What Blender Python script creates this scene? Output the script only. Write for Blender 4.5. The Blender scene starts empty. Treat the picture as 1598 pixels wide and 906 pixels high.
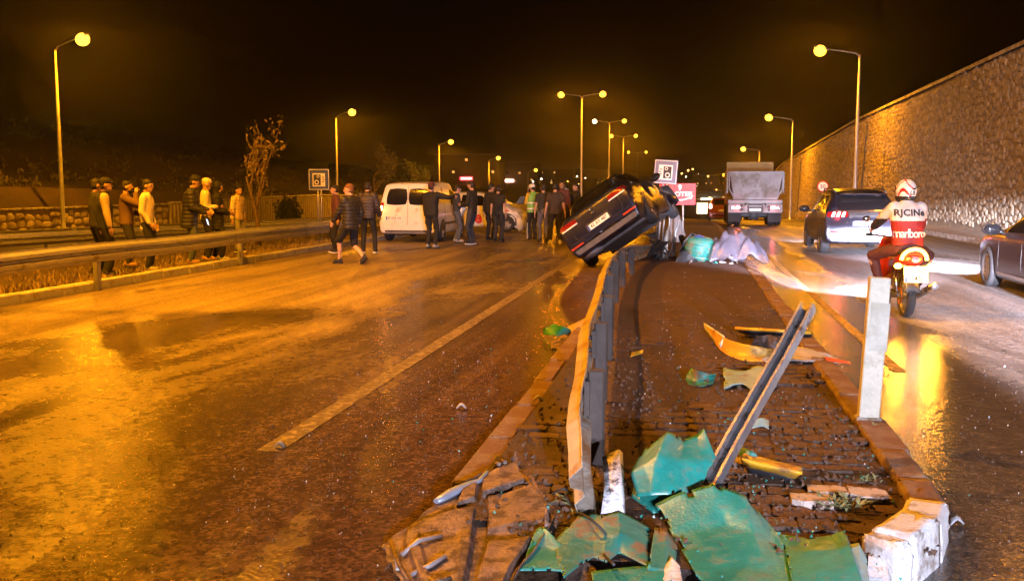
import bpy, bmesh, math, random
import numpy as np
from mathutils import Vector, Matrix, Euler, noise
from mathutils.bvhtree import BVHTree
R = math.radians
rnd = random.Random(7)
scene = bpy.context.scene
COL = scene.collection

# ------------------------------------------------------------------ camera
FPX, CAMH = 1553.0, 1.7                     # focal length in photo pixels (35 mm lens), eye height
PITCH = math.atan(163 / FPX)
YAW = math.atan(276 / FPX * math.cos(PITCH))
cd = bpy.data.cameras.new('camera')
cam = bpy.data.objects.new('camera', cd); COL.objects.link(cam)
cd.sensor_width = 36; cd.lens = 36 * FPX / 1598; cd.clip_start = .05; cd.clip_end = 6000
cam.location = (0, 0, CAMH); cam.rotation_euler = (R(90) - PITCH, 0, YAW)
scene.camera = cam
# ------------------------------------------------------------------ sky, moonlight, exposure
world = bpy.data.worlds.new('World'); scene.world = world; world.use_nodes = True
wn = world.node_tree.nodes; wl = world.node_tree.links
sky = wn.new('ShaderNodeTexSky'); sky.sky_type = 'NISHITA'; sky.sun_disc = False
sky.sun_elevation = R(-4.5); sky.sun_rotation = R(200); sky.dust_density = 4; sky.air_density = 1
wl.new(sky.outputs[0], wn['Background'].inputs[0]); wn['Background'].inputs[1].default_value = .05
sd = bpy.data.lights.new('moon', 'SUN'); sd.energy = .012; sd.angle = R(.6); sd.color = (1, .93, .85)
so = bpy.data.objects.new('moon', sd); COL.objects.link(so); so.rotation_euler = (R(50), 0, R(200))
vs = scene.view_settings; vs.view_transform = 'Standard'; vs.look = 'None'; vs.gamma = 1; vs.exposure = 0; vs.use_curve_mapping = False
SODIUM = (1, .335, .006)
LAMP_W = 8000                               # street lamps
FLOOD_W = 330000                            # flood lights of the unseen recovery truck added behind the camera
SPILL_W = 15000
HAZE = .00042
scene.render.engine = 'CYCLES'
cy = scene.cycles
cy.use_denoising = True; cy.denoiser = 'OPENIMAGEDENOISE'
cy.max_bounces = 5; cy.diffuse_bounces = 2; cy.glossy_bounces = 3; cy.transmission_bounces = 3; cy.volume_bounces = 0
cy.transparent_max_bounces = 6; cy.sample_clamp_indirect = 4; cy.sample_clamp_direct = 60
cy.volume_step_rate = 4; cy.caustics_reflective = False; cy.caustics_refractive = False

# ------------------------------------------------------------------ pixel <-> place, used for measuring
_f = Vector((-math.sin(YAW) * math.cos(PITCH), math.cos(YAW) * math.cos(PITCH), -math.sin(PITCH)))
_r = Vector((math.cos(YAW), math.sin(YAW), 0)); _u = _r.cross(_f)
def ray(x, y): return _r * ((x - 799) / FPX) + _u * ((453 - y) / FPX) + _f
def G(x, y, z=0.):
    d = ray(x, y); return Vector((0, 0, CAMH)) + d * ((z - CAMH) / d.z)
def P(x, y, Y):
    d = ray(x, y); return Vector((0, 0, CAMH)) + d * (Y / d.y)

# ------------------------------------------------------------------ materials
def _n(nt, t, **k):
    n = nt.nodes.new(t)
    for a, b in k.items():
        if a in n.inputs: n.inputs[a].default_value = b
        else: setattr(n, a, b)
    return n
MATS = {}
def mat(name, col, rough=.6, metal=0., var=.25, vs_=6., bump=0., bs=40., coat=0., spec=.5, dirt=None, dirt_amt=.5, dirt_scale=3., alpha=1., trans=0., emit=None, es=0., rvar=.0):
    m = bpy.data.materials.new(name); m.use_nodes = True; nt = m.node_tree; L = nt.links.new
    b = nt.nodes['Principled BSDF']
    b.inputs['Roughness'].default_value = rough; b.inputs['Metallic'].default_value = metal
    b.inputs['Specular IOR Level'].default_value = spec; b.inputs['Coat Weight'].default_value = coat; b.inputs['Coat Roughness'].default_value = .08
    b.inputs['Alpha'].default_value = alpha; b.inputs['Transmission Weight'].default_value = trans
    tc = _n(nt, 'ShaderNodeTexCoord')
    nz = _n(nt, 'ShaderNodeTexNoise', Scale=vs_, Detail=5., Roughness=.65); L(tc.outputs['Object'], nz.inputs['Vector'])
    mr = _n(nt, 'ShaderNodeMapRange'); mr.inputs[1].default_value = .3; mr.inputs[2].default_value = .7
    mr.inputs[3].default_value = 1 - var; mr.inputs[4].default_value = 1 + var; L(nz.outputs['Fac'], mr.inputs[0])
    mul = _n(nt, 'ShaderNodeVectorMath', operation='SCALE'); mul.inputs[0].default_value = col[:3]; L(mr.outputs[0], mul.inputs['Scale'])
    out = mul.outputs[0]
    if dirt:
        n2 = _n(nt, 'ShaderNodeTexNoise', Scale=dirt_scale, Detail=6., Roughness=.7); L(tc.outputs['Object'], n2.inputs['Vector'])
        r2 = _n(nt, 'ShaderNodeMapRange'); r2.inputs[1].default_value = .62 - .3 * dirt_amt; r2.inputs[2].default_value = .75 - .3 * dirt_amt; L(n2.outputs['Fac'], r2.inputs[0])
        mx = _n(nt, 'ShaderNodeMix', data_type='RGBA'); L(r2.outputs[0], mx.inputs[0]); L(out, mx.inputs[6]); mx.inputs[7].default_value = (*dirt, 1); out = mx.outputs[2]
        if rough < .6:
            rr = _n(nt, 'ShaderNodeMapRange'); rr.inputs[3].default_value = rough; rr.inputs[4].default_value = .75; L(r2.outputs[0], rr.inputs[0]); L(rr.outputs[0], b.inputs['Roughness'])
    L(out, b.inputs['Base Color'])
    if bump:
        n3 = _n(nt, 'ShaderNodeTexNoise', Scale=bs, Detail=4.); L(tc.outputs['Object'], n3.inputs['Vector'])
        bp = _n(nt, 'ShaderNodeBump', Strength=bump, Distance=.02); L(n3.outputs['Fac'], bp.inputs['Height']); L(bp.outputs[0], b.inputs['Normal'])
    if emit:
        b.inputs['Emission Color'].default_value = (*emit, 1); b.inputs['Emission Strength'].default_value = es
    MATS[name] = m
    return m

def asphalt(name, wet_amt, dusty, dark, mud_from=None, grain=1., wet_until=None, agg=70., mud=(.085, .052, .03)):
    """worn asphalt with aggregate, dusty dry patches and wet films (world metres as texture space)"""
    m = bpy.data.materials.new(name); m.use_nodes = True; nt = m.node_tree; L = nt.links.new; b = nt.nodes['Principled BSDF']
    geo = _n(nt, 'ShaderNodeNewGeometry'); pos = geo.outputs['Position']
    mp = _n(nt, 'ShaderNodeMapping'); mp.inputs['Scale'].default_value = (.42, .13, 1); mp.inputs['Rotation'].default_value = (0, 0, R(7)); L(pos, mp.inputs[0])
    pn = _n(nt, 'ShaderNodeTexNoise', Scale=1., Detail=7., Roughness=.62, Distortion=.6); L(mp.outputs[0], pn.inputs['Vector'])
    pf = pn.outputs['Fac']
    if mud_from is not None:                 # the dust dried first along the far kerb, the film of water stayed by the crown
        s0 = _n(nt, 'ShaderNodeSeparateXYZ'); L(pos, s0.inputs[0])
        k1 = _n(nt, 'ShaderNodeMapRange'); k1.inputs[1].default_value = 9.; k1.inputs[2].default_value = 17.; k1.inputs[3].default_value = -.03; k1.inputs[4].default_value = .09; L(s0.outputs[1], k1.inputs[0])
        k2 = _n(nt, 'ShaderNodeMapRange'); k2.inputs[1].default_value = -7.; k2.inputs[2].default_value = -3.5; k2.inputs[3].default_value = .05; k2.inputs[4].default_value = -.10; L(s0.outputs[0], k2.inputs[0])
        a1 = _n(nt, 'ShaderNodeMath', operation='ADD'); L(k1.outputs[0], a1.inputs[0]); L(k2.outputs[0], a1.inputs[1]); a2 = _n(nt, 'ShaderNodeMath', operation='ADD'); L(a1.outputs[0], a2.inputs[0]); L(pf, a2.inputs[1]); pf = a2.outputs[0]
    if wet_until is not None:                # water still stands along the kerb
        s0 = _n(nt, 'ShaderNodeSeparateXYZ'); L(pos, s0.inputs[0]); k1 = _n(nt, 'ShaderNodeMapRange'); k1.inputs[1].default_value = wet_until - .5; k1.inputs[2].default_value = wet_until + .5; k1.inputs[3].default_value = -.32; k1.inputs[4].default_value = 0; L(s0.outputs[0], k1.inputs[0])
        a2 = _n(nt, 'ShaderNodeMath', operation='ADD'); L(k1.outputs[0], a2.inputs[0]); L(pf, a2.inputs[1]); pf = a2.outputs[0]
    pr = _n(nt, 'ShaderNodeMapRange'); pr.inputs[1].default_value = .42 + wet_amt; pr.inputs[2].default_value = .60 + wet_amt; L(pf, pr.inputs[0])   # 1 = dry dust
    ag = _n(nt, 'ShaderNodeTexVoronoi', Scale=agg); L(pos, ag.inputs['Vector'])
    ag2 = _n(nt, 'ShaderNodeTexVoronoi', Scale=26.); L(pos, ag2.inputs['Vector'])
    fn = _n(nt, 'ShaderNodeTexNoise', Scale=9., Detail=6., Roughness=.7); L(pos, fn.inputs['Vector'])
    ar = _n(nt, 'ShaderNodeMapRange'); ar.inputs[3].default_value = .35; ar.inputs[4].default_value = 1.75; L(ag.outputs['Color'], ar.inputs[0])
    fr = _n(nt, 'ShaderNodeMapRange'); fr.inputs[1].default_value = .3; fr.inputs[2].default_value = .7; fr.inputs[3].default_value = .65; fr.inputs[4].default_value = 1.35; L(fn.outputs['Fac'], fr.inputs[0])
    m0 = _n(nt, 'ShaderNodeMath', operation='MULTIPLY'); L(ar.outputs[0], m0.inputs[0]); L(fr.outputs[0], m0.inputs[1])
    sm_ = _n(nt, 'ShaderNodeMapping'); sm_.inputs['Scale'].default_value = (3.2, .09, 1); sm_.inputs['Rotation'].default_value = (0, 0, R(3)); L(pos, sm_.inputs[0])       # tyre polished tracks and washed streaks
    sn = _n(nt, 'ShaderNodeTexNoise', Scale=1., Detail=6., Roughness=.6, Distortion=.3); L(sm_.outputs[0], sn.inputs['Vector'])
    sr = _n(nt, 'ShaderNodeMapRange'); sr.inputs[1].default_value = .35; sr.inputs[2].default_value = .65; sr.inputs[3].default_value = .68; sr.inputs[4].default_value = 1.25; L(sn.outputs['Fac'], sr.inputs[0])
    mm = _n(nt, 'ShaderNodeMath', operation='MULTIPLY'); L(m0.outputs[0], mm.inputs[0]); L(sr.outputs[0], mm.inputs[1])
    c1 = _n(nt, 'ShaderNodeMix', data_type='RGBA'); L(pr.outputs[0], c1.inputs[0]); c1.inputs[6].default_value = (*dark, 1); c1.inputs[7].default_value = (*dusty, 1)
    out = c1.outputs[2]; rmix = pr.outputs[0]
    if mud_from is not None:
        sx = _n(nt, 'ShaderNodeSeparateXYZ'); L(pos, sx.inputs[0])
        wn_ = _n(nt, 'ShaderNodeTexNoise', Scale=.9, Detail=6., Roughness=.65); L(pos, wn_.inputs['Vector'])
        ad = _n(nt, 'ShaderNodeMath', operation='MULTIPLY_ADD'); L(wn_.outputs['Fac'], ad.inputs[0]); ad.inputs[1].default_value = 1.6; L(sx.outputs[0], ad.inputs[2])
        mr = _n(nt, 'ShaderNodeMapRange'); mr.inputs[1].default_value = mud_from + .4; mr.inputs[2].default_value = mud_from + 2.0; L(ad.outputs[0], mr.inputs[0])
        c2 = _n(nt, 'ShaderNodeMix', data_type='RGBA'); L(mr.outputs[0], c2.inputs[0]); L(out, c2.inputs[6]); c2.inputs[7].default_value = (*mud, 1); out = c2.outputs[2]
    sc = _n(nt, 'ShaderNodeVectorMath', operation='SCALE'); L(out, sc.inputs[0]); L(mm.outputs[0], sc.inputs['Scale'])
    L(sc.outputs[0], b.inputs['Base Color'])
    rr = _n(nt, 'ShaderNodeMapRange'); rr.inputs[3].default_value = .18; rr.inputs[4].default_value = .6; L(rmix, rr.inputs[0])
    rf = _n(nt, 'ShaderNodeMath', operation='MULTIPLY'); L(rr.outputs[0], rf.inputs[0]); L(fr.outputs[0], rf.inputs[1]); L(rf.outputs[0], b.inputs['Roughness'])
    bs_ = _n(nt, 'ShaderNodeMapRange'); bs_.inputs[3].default_value = .085 * grain; bs_.inputs[4].default_value = .5 * grain; L(rmix, bs_.inputs[0])
    b1 = _n(nt, 'ShaderNodeBump', Strength=.55 * grain, Distance=.012); L(ag.outputs['Distance'], b1.inputs['Height']); L(bs_.outputs[0], b1.inputs['Strength'])
    b2 = _n(nt, 'ShaderNodeBump', Strength=.45 * grain, Distance=.015); L(bs_.outputs[0], b2.inputs['Strength']); L(ag2.outputs['Distance'], b2.inputs['Height']); L(b1.outputs[0], b2.inputs['Normal'])
    b3 = _n(nt, 'ShaderNodeBump', Strength=.1, Distance=.04); L(fn.outputs['Fac'], b3.inputs['Height']); L(b2.outputs[0], b3.inputs['Normal'])
    L(b3.outputs[0], b.inputs['Normal'])
    return m

def soil(name, c1, c2, scale=2., bump=.8, rough=.85, fine=30.):
    m = bpy.data.materials.new(name); m.use_nodes = True; nt = m.node_tree; L = nt.links.new; b = nt.nodes['Principled BSDF']
    geo = _n(nt, 'ShaderNodeNewGeometry'); pos = geo.outputs['Position']
    a = _n(nt, 'ShaderNodeTexNoise', Scale=scale, Detail=8., Roughness=.7); L(pos, a.inputs['Vector'])
    f = _n(nt, 'ShaderNodeTexNoise', Scale=fine, Detail=5., Roughness=.7); L(pos, f.inputs['Vector'])
    r = _n(nt, 'ShaderNodeMapRange'); r.inputs[1].default_value = .35; r.inputs[2].default_value = .65; L(a.outputs['Fac'], r.inputs[0])
    mx = _n(nt, 'ShaderNodeMix', data_type='RGBA'); L(r.outputs[0], mx.inputs[0]); mx.inputs[6].default_value = (*c1, 1); mx.inputs[7].default_value = (*c2, 1)
    fr = _n(nt, 'ShaderNodeMapRange'); fr.inputs[1].default_value = .3; fr.inputs[2].default_value = .7; fr.inputs[3].default_value = .5; fr.inputs[4].default_value = 1.5; L(f.outputs['Fac'], fr.inputs[0])
    s = _n(nt, 'ShaderNodeVectorMath', operation='SCALE'); L(mx.outputs[2], s.inputs[0]); L(fr.outputs[0], s.inputs['Scale']); L(s.outputs[0], b.inputs['Base Color'])
    b.inputs['Roughness'].default_value = rough
    b1 = _n(nt, 'ShaderNodeBump', Strength=bump, Distance=.03); L(f.outputs['Fac'], b1.inputs['Height']); L(b1.outputs[0], b.inputs['Normal'])
    return m

# ------------------------------------------------------------------ objects
def tag(o, label=None, cat=None, group=None, kind=None):
    if label: o['label'] = label
    if cat: o['category'] = cat
    if group: o['group'] = group
    if kind: o['kind'] = kind
    return o
def thing(name, label, cat, loc=(0, 0, 0), rz=0., group=None, rot=None):
    o = bpy.data.objects.new(name, None); COL.objects.link(o); o.empty_display_size = .1
    o.location = loc; o.rotation_euler = rot if rot else (0, 0, rz)
    return tag(o, label, cat, group)
def link(name, me, parent=None, loc=None, rot=None):
    o = bpy.data.objects.new(name, me); COL.objects.link(o)
    if parent is not None: o.parent = parent
    if loc is not None: o.location = loc
    if rot is not None: o.rotation_euler = rot
    return o
def copy_tree(o, parent=None):
    c = o.copy(); COL.objects.link(c); c.parent = parent
    for ch in list(o.children): copy_tree(ch, c)
    return c
class MB:
    """collects geometry, builds one mesh"""
    def __init__(s): s.v = []; s.f = []; s.mi = []; s.sm = []
    def add(s, vs, fs, mi=0, smooth=False):
        k = len(s.v); s.v += [tuple(v) for v in vs]
        for f in fs: s.f.append([i + k for i in f]); s.mi.append(mi); s.sm.append(smooth)
        return s
    def box(s, c, d, rot=None, mi=0, bev=0.):
        x, y, z = d[0] / 2, d[1] / 2, d[2] / 2
        if bev:
            b = min(bev, x * .9, y * .9, z * .9); vs = []
            for sx in (-1, 1):
                for sy in (-1, 1):
                    for sz in (-1, 1): vs += [(sx * (x - b), sy * (y - b), sz * z), (sx * (x - b), sy * y, sz * (z - b)), (sx * x, sy * (y - b), sz * (z - b))]
            bm = bmesh.new()
            for v in vs: bm.verts.new(v)
            bmesh.ops.convex_hull(bm, input=bm.verts[:]); bm.verts.index_update()
            vs = [v.co.copy() for v in bm.verts]; fs = [[v.index for v in f.verts] for f in bm.faces]; bm.free()
        else:
            vs = [Vector((a, b, e)) for a in (-x, x) for b in (-y, y) for e in (-z, z)]
            fs = [(0, 1, 3, 2), (4, 6, 7, 5), (0, 4, 5, 1), (2, 3, 7, 6), (0, 2, 6, 4), (1, 5, 7, 3)]
        M = (rot if isinstance(rot, Matrix) else Euler(rot).to_matrix()) if rot is not None else None
        return s.add([(M @ v if M else v) + Vector(c) for v in vs], fs, mi)
    def tube(s, pts, rad, n=8, mi=0, cap=True, smooth=True, flat=1.):
        pts = [Vector(p) for p in pts]; k0 = len(s.v); m = len(pts)
        if not hasattr(rad, '__len__'): rad = [rad] * m
        ref = None; vs = []
        for i, p in enumerate(pts):
            t = (pts[min(i + 1, m - 1)] - pts[max(i - 1, 0)]).normalized()
            if ref is None: ref = Vector((0, 0, 1)) if abs(t.z) < .9 else Vector((1, 0, 0))
            a = t.cross(ref).normalized(); b = a.cross(t).normalized(); ref = b
            for j in range(n):
                q = 2 * math.pi * j / n; vs.append(p + a * (math.cos(q) * rad[i]) + b * (math.sin(q) * rad[i] * flat))
        fs = [[i * n + j, i * n + (j + 1) % n, (i + 1) * n + (j + 1) % n, (i + 1) * n + j] for i in range(m - 1) for j in range(n)]
        s.add(vs, fs, mi, smooth)
        if cap: s.f += [[k0 + j for j in range(n)][::-1], [k0 + (m - 1) * n + j for j in range(n)]]; s.mi += [mi, mi]; s.sm += [False, False]
        return s
    def lathe(s, prof, axis='z', c=(0, 0, 0), n=20, mi=0, smooth=True):
        vs = []; m = len(prof)
        for h, r in prof:
            for j in range(n):
                q = 2 * math.pi * j / n; a, b = r * math.cos(q), r * math.sin(q)
                vs.append(Vector(c) + Vector({'z': (a, b, h), 'x': (h, a, b), 'y': (b, h, a)}[axis]))
        return s.add(vs, [[i * n + j, i * n + (j + 1) % n, (i + 1) * n + (j + 1) % n, (i + 1) * n + j] for i in range(m - 1) for j in range(n)], mi, smooth)
    def ball(s, c, r, M=None, n=12, m=8, mi=0, zr=(0, 1)):
        r = (r, r, r) if not hasattr(r, '__len__') else r; vs = []
        for i in range(m + 1):
            t = math.pi * (zr[0] + (zr[1] - zr[0]) * i / m)
            for j in range(n):
                q = 2 * math.pi * j / n; v = Vector((r[0] * math.sin(t) * math.cos(q), r[1] * math.sin(t) * math.sin(q), r[2] * math.cos(t)))
                vs.append((M @ v if M else v) + Vector(c))
        return s.add(vs, [[i * n + j, (i + 1) * n + j, (i + 1) * n + (j + 1) % n, i * n + (j + 1) % n] for i in range(m) for j in range(n)], mi, True)
    def grid(s, rows, th=0., mi=0, smooth=True, nrm=None):
        """rows of points -> sheet, optionally with thickness"""
        h, w = len(rows), len(rows[0]); A = np.array([[tuple(p) for p in r] for r in rows], float)
        q = [[i * w + j, i * w + j + 1, (i + 1) * w + j + 1, (i + 1) * w + j] for i in range(h - 1) for j in range(w - 1)]
        if not th: return s.add(A.reshape(-1, 3), q, mi, smooth)
        du = np.gradient(A, axis=0); dv = np.gradient(A, axis=1); nn = np.cross(dv, du); nn /= np.linalg.norm(nn, axis=2, keepdims=True) + 1e-9
        B = A + nn * th; k = h * w
        q2 = [[a + k for a in f[::-1]] for f in q]
        per = [j for j in range(w)] + [i * w + w - 1 for i in range(1, h)] + [(h - 1) * w + j for j in range(w - 2, -1, -1)] + [i * w for i in range(h - 2, 0, -1)]
        side = [[per[i], per[i] + k, per[(i + 1) % len(per)] + k, per[(i + 1) % len(per)]] for i in range(len(per))]
        return s.add(np.concatenate([A.reshape(-1, 3), B.reshape(-1, 3)]), q + q2 + side, mi, smooth)
    def prism(s, poly, z0, z1, mi=0):
        n = len(poly); return s.add([(*p[:2], z0) for p in poly] + [(*p[:2], z1) for p in poly],
            [list(range(n))[::-1], list(range(n, 2 * n))] + [[i, (i + 1) % n, n + (i + 1) % n, n + i] for i in range(n)], mi)
    def mesh(s, name, mats):
        me = bpy.data.meshes.new(name); me.from_pydata(s.v, [], s.f)
        for m in (mats if isinstance(mats, (list, tuple)) else [mats]): me.materials.append(m)
        me.polygons.foreach_set('material_index', s.mi); me.polygons.foreach_set('use_smooth', s.sm)
        me.update(); return me
    def build(s, name, mats, parent=None, off=None):
        if off is not None: s.v = [(a - off[0], b - off[1], c - off[2]) for a, b, c in s.v]
        return link(name, s.mesh(name, mats), parent)
def structure(name, mb, mats, parent=None):
    o = mb.build(name, mats, parent)
    if parent is None: o['kind'] = 'structure'
    return o
def lamp(name, kind, loc, energy, color, parent=None, rot=(0, 0, 0), radius=.1, cone=None, blend=.5):
    l = bpy.data.lights.new(name, kind); l.energy = energy; l.color = color
    if kind != 'AREA': l.shadow_soft_size = radius
    else: l.size = radius
    if cone: l.spot_size = R(cone); l.spot_blend = blend
    o = link(name, l, parent); o.location = loc; o.rotation_euler = rot; return o
def text_mesh(txt, size, bold=0., shear=0., spacing=1.):
    cu = bpy.data.curves.new('lettering', 'FONT'); cu.body = txt; cu.size = size; cu.align_x = 'CENTER'; cu.align_y = 'CENTER'
    cu.offset = bold; cu.shear = shear; cu.space_character = spacing; cu.resolution_u = 3
    o = bpy.data.objects.new('lettering', cu); COL.objects.link(o)
    me = bpy.data.meshes.new_from_object(o.evaluated_get(bpy.context.evaluated_depsgraph_get()))
    bpy.data.objects.remove(o); bpy.data.curves.remove(cu)
    vs = [v.co.copy() for v in me.vertices]; fs = [list(p.vertices) for p in me.polygons]; bpy.data.meshes.remove(me)
    return vs, fs
def smin(t): t = max(0., min(1., t)); return t * t * (3 - 2 * t)

# shared materials
galv = mat('galvanised steel', (.44, .44, .43), .42, .6, .12, 8, .1, 60, dirt=(.24, .2, .16), dirt_amt=.15)
steel_pole = mat('painted pole', (.5, .5, .48), .45, .4, .15, 3)
concrete = mat('concrete', (.34, .32, .29), .85, 0, .25, 5, .5, 45, dirt=(.14, .09, .05), dirt_amt=.5)
kerb_m = mat('kerb concrete', (.38, .37, .35), .8, 0, .15, 4, .35, 50, dirt=(.22, .17, .12), dirt_amt=.25)
muddy_kerb = mat('mud stained kerb', (.19, .14, .1), .8, 0, .3, 5, .5, 40, dirt=(.12, .06, .03), dirt_amt=.7)
black_rub = mat('black rubber', (.022, .022, .024), .75, 0, .2, 20, .2, 80)
black_pl = mat('black plastic', (.025, .025, .028), .5, 0, .2, 12, .1, 90)
dark_glass = mat('dark glass', (.012, .012, .014), .06, 0, .1, 3, spec=.6, coat=.3)
chrome = mat('bright metal', (.75, .75, .76), .15, 1., .05)
alloy = mat('alloy', (.5, .5, .52), .3, .9, .1)
white_pl = mat('white plate', (.78, .78, .76), .5, 0, .05)
plate_black = mat('plate lettering', (.02, .02, .02), .5, 0, 0)
plate_blue = mat('plate blue', (.02, .08, .4), .5, 0, 0)
# ================================================================== SETTING
def zr(y):                                   # the road dips away beyond 45 m
    y = min(y, 330); t = (y - 47) / 7.
    return -.032 * 7. * (math.log1p(math.exp(t)) if t < 30 else t)
def wall_top(y):
    return float(np.interp(y, [-30, 34, 67, 116, 150, 175], [6.4, 6.15, 5.77, 4.13, 1.2, -2.5]))
def gz(x, y):
    b = zr(y)
    if y > 330: b += 16 * smin((y - 330) / 700.)
    if x < -9.6:
        b += float(np.interp(x, [-31, -30.1, -29.9, -17.2, -16.4, -15.5, -9.7], [.5 + 1.2, .5, -.8, -.8, -.45, -.16, .1]))
        if x <= -31:
            b += 9.5 * smin((-31 - x) / 48.) + 6 * smin((-80 - x) / 300.)
            b += (noise.noise(Vector((x * .05, y * .03, 3))) * 1.6 + noise.noise(Vector((x * .17, y * .13, 9))) * .5) * smin((-31 - x) / 20.)
    elif x > 10.4:
        if y < 175: b = max(b + .1, wall_top(y) - .05)
    return b - .06 if -9.7 < x < 10.3 else b
xs = sorted(set([-690, -550, -400, -300, -240, -190, -150, -125] + [-110 + 4 * i for i in range(20)] + [-31, -30.1, -29.9, -24, -17.2, -16.4, -15.5, -13.5, -11.5, -9.75, -9.6, -5, 0, 5, 10.1, 10.35, 10.5, 20, 40, 80, 160, 300, 500, 690]))
ys = [-120, -60, -30] + [-10 + 5 * i for i in range(70)] + [350 + 25 * i for i in range(14)] + [760, 900, 1100, 1290]
mb = MB(); mb.grid([[(x, y, gz(x, y)) for x in xs] for y in ys])
dry_earth = soil('dry grassy earth', (.06, .036, .018), (.035, .024, .012), 1.1, 1., .95, 14.)
structure('ground', mb, dry_earth)

def strip(x0, x1, y0, y1, dz, nx=2, step=4.):
    n = max(2, int((y1 - y0) / step)); r = []
    for i in range(n + 1):
        y = y0 + (y1 - y0) * i / n
        r.append([(x0 + (x1 - x0) * j / (nx - 1), y, zr(y) + dz) for j in range(nx)])
    m = MB(); m.grid(r); return m
asp_left = asphalt('wet dusty asphalt', .02, (.205, .16, .11), (.1, .08, .058), mud_from=-2.9, grain=1.15, agg=48.)
asp_right = asphalt('dry asphalt', -.12, (.14, .132, .128), (.06, .055, .05), grain=.8, wet_until=2.5)
asp_serv = asphalt('service road asphalt', 0, (.09, .08, .07), (.05, .045, .04), grain=.6)
structure('road_left', strip(-9.62, .2, -40, 420, 0), asp_left)
structure('road_right', strip(.2, 8.52, -40, 420, 0), asp_right)
structure('service_road', strip(-28.6, -17.4, -40, 420, -.74), asp_serv)
def worn_paint(name, col, wear):
    m = mat(name, col, .55, 0, .2, 30, .4, 90, dirt=(.085, .06, .038), dirt_amt=wear, dirt_scale=13.); return m
wp = worn_paint('worn white paint', (.25, .205, .145), .8); yp = worn_paint('worn yellow paint', (.42, .27, .08), .6)
for nm, x0, x1, y0, y1, m in [('lane_line', -2.72, -2.56, 5.9, 24, wp), ('lane_line', -2.70, -2.55, 40, 160, wp), ('edge_line', 1.88, 2.0, 9.5, 60, yp), ('edge_line', 1.86, 2.02, 60, 260, yp), ('edge_line', 8.0, 8.14, -5, 200, wp)]:
    structure(nm, strip(x0, x1, y0, y1, .004, 2, 2.), m)
# sheet of silt that dried on the shoulder by the yellow line
# ---- kerbs: every stone its own object
def kerb_run(thing_name, label, x, y0, y1, w, h, m, sunk=.1, step=1., jit=.006, dz=0., wave=0.):
    t = thing(thing_name, label, 'kerb', (x, y0, 0)); me = []
    for k in range(4):
        b = MB(); b.box((0, 0, 0), (w, step - .014, h + sunk), bev=.012 + .006 * k); me.append(b.mesh('kerb_stone', m))
    n = int((y1 - y0) / step)
    for i in range(n):
        y = (i + .5) * step; q = rnd.random
        o = link('kerb_stone', me[i % 4], t, ((q() - .5) * jit * 2, y, (h - sunk) / 2 + dz + zr(y0 + y) + (q() - .5) * jit), ((q() - .5) * .01, (q() - .5) * .01, (q() - .5) * .012))
    return t
kerb_run('roadside_kerb', 'long grey concrete kerb under the guardrail where people stand', -9.66, 3, 75, .16, .15, kerb_m)
kerb_run('median_kerb', 'mud covered low kerb between wet road and median', -1.16, 5.2, 46, .19, .09, muddy_kerb, jit=.012, step=.98)
kerb_run('median_kerb', 'brown stained kerb of the median beside the traffic lane', 1.22, 6.1, 48, .2, .15, muddy_kerb, jit=.012, step=.78)
kerb_run('footway_kerb', 'pale kerb of the footway below the high stone wall', 8.6, 8, 110, .18, .16, concrete)
# ---- median: base with soil, pavers set in it
med_soil = soil('median mud', (.058, .027, .014), (.034, .018, .01), 1.6, .9, .8, 22.)
def med_row(y, zz): return [(x, y, zr(y) + zz + (.012 * noise.noise(Vector((x * 2, y * 2, 1))))) for x in (-1.07, -.7, -.3, .1, .5, .8, 1.13)]
mb = MB(); ylist = [4.55 + .25 * i for i in range(62)] + [20 + 4 * i for i in range(100)]
mb.grid([med_row(y, .105 if y < 11 else .115 + min(.02, (y - 11) * .004)) for y in ylist])
med = structure('median', mb, med_soil)
paver_ms = [mat('paver clay', c, .7, 0, .3, 9, .5, 60, dirt=(.045, .023, .012), dirt_amt=.75, dirt_scale=4) for c in ((.085, .042, .026), (.075, .04, .026), (.11, .062, .042))]
pale_paver = mat('pale paver', (.42, .36, .31), .7, 0, .2, 9, .5, 60, dirt=(.12, .07, .04), dirt_amt=.45, dirt_scale=9)
pav_me = []
for m in paver_ms + [pale_paver]:
    b = MB(); w, d = .098, .079
    b.prism([(-w, -d * .55), (-w * .45, -d), (w * .45, -d * .8), (w, -d * .95), (w * .96, .5 * d), (w * .5, d), (-w * .5, .82 * d), (-w * .97, d)], -.04, .03); pav_me.append(b.mesh('paver', m))
cnt = 0; rest = MB()
for i in range(60):
    for j in range(11):
        x = -.99 + j * .203 + (.1 if i % 2 else 0); y = 4.72 + i * .166
        if x > 1.08 or y < 4.9 and x > .9 or x < -.95 and y < 5.3 or x < -.7 and y < 4.95: continue
        z = .078 + noise.noise(Vector((x * 1.3, y * 1.1, 5))) * .03 + .012 * smin((x + .2) / .6)
        if noise.noise(Vector((x * .9 + 7, y * .8, 2))) > (.3 if y < 7.0 else -.02) - (.28 if x < .1 else 0): continue
        rot = (rnd.uniform(-.05, .05), rnd.uniform(-.05, .05), rnd.uniform(-.05, .05)); k = rnd.choice((0, 0, 1, 1, 2))
        if (i, j) in ((3, 8), (3, 9), (2, 8), (6, 6)): k = 3; z += .03
        if cnt < 300: link('paver', pav_me[k], med, (x, y, z), rot); cnt += 1
        else:
            M = Euler(rot).to_matrix(); me = pav_me[0]
            rest.add([M @ v.co + Vector((x, y, z - .012)) for v in me.vertices], [list(p.vertices) for p in me.polygons])
o = rest.build('pavers_beyond', paver_ms[1], med); o['kind'] = 'stuff'
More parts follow.
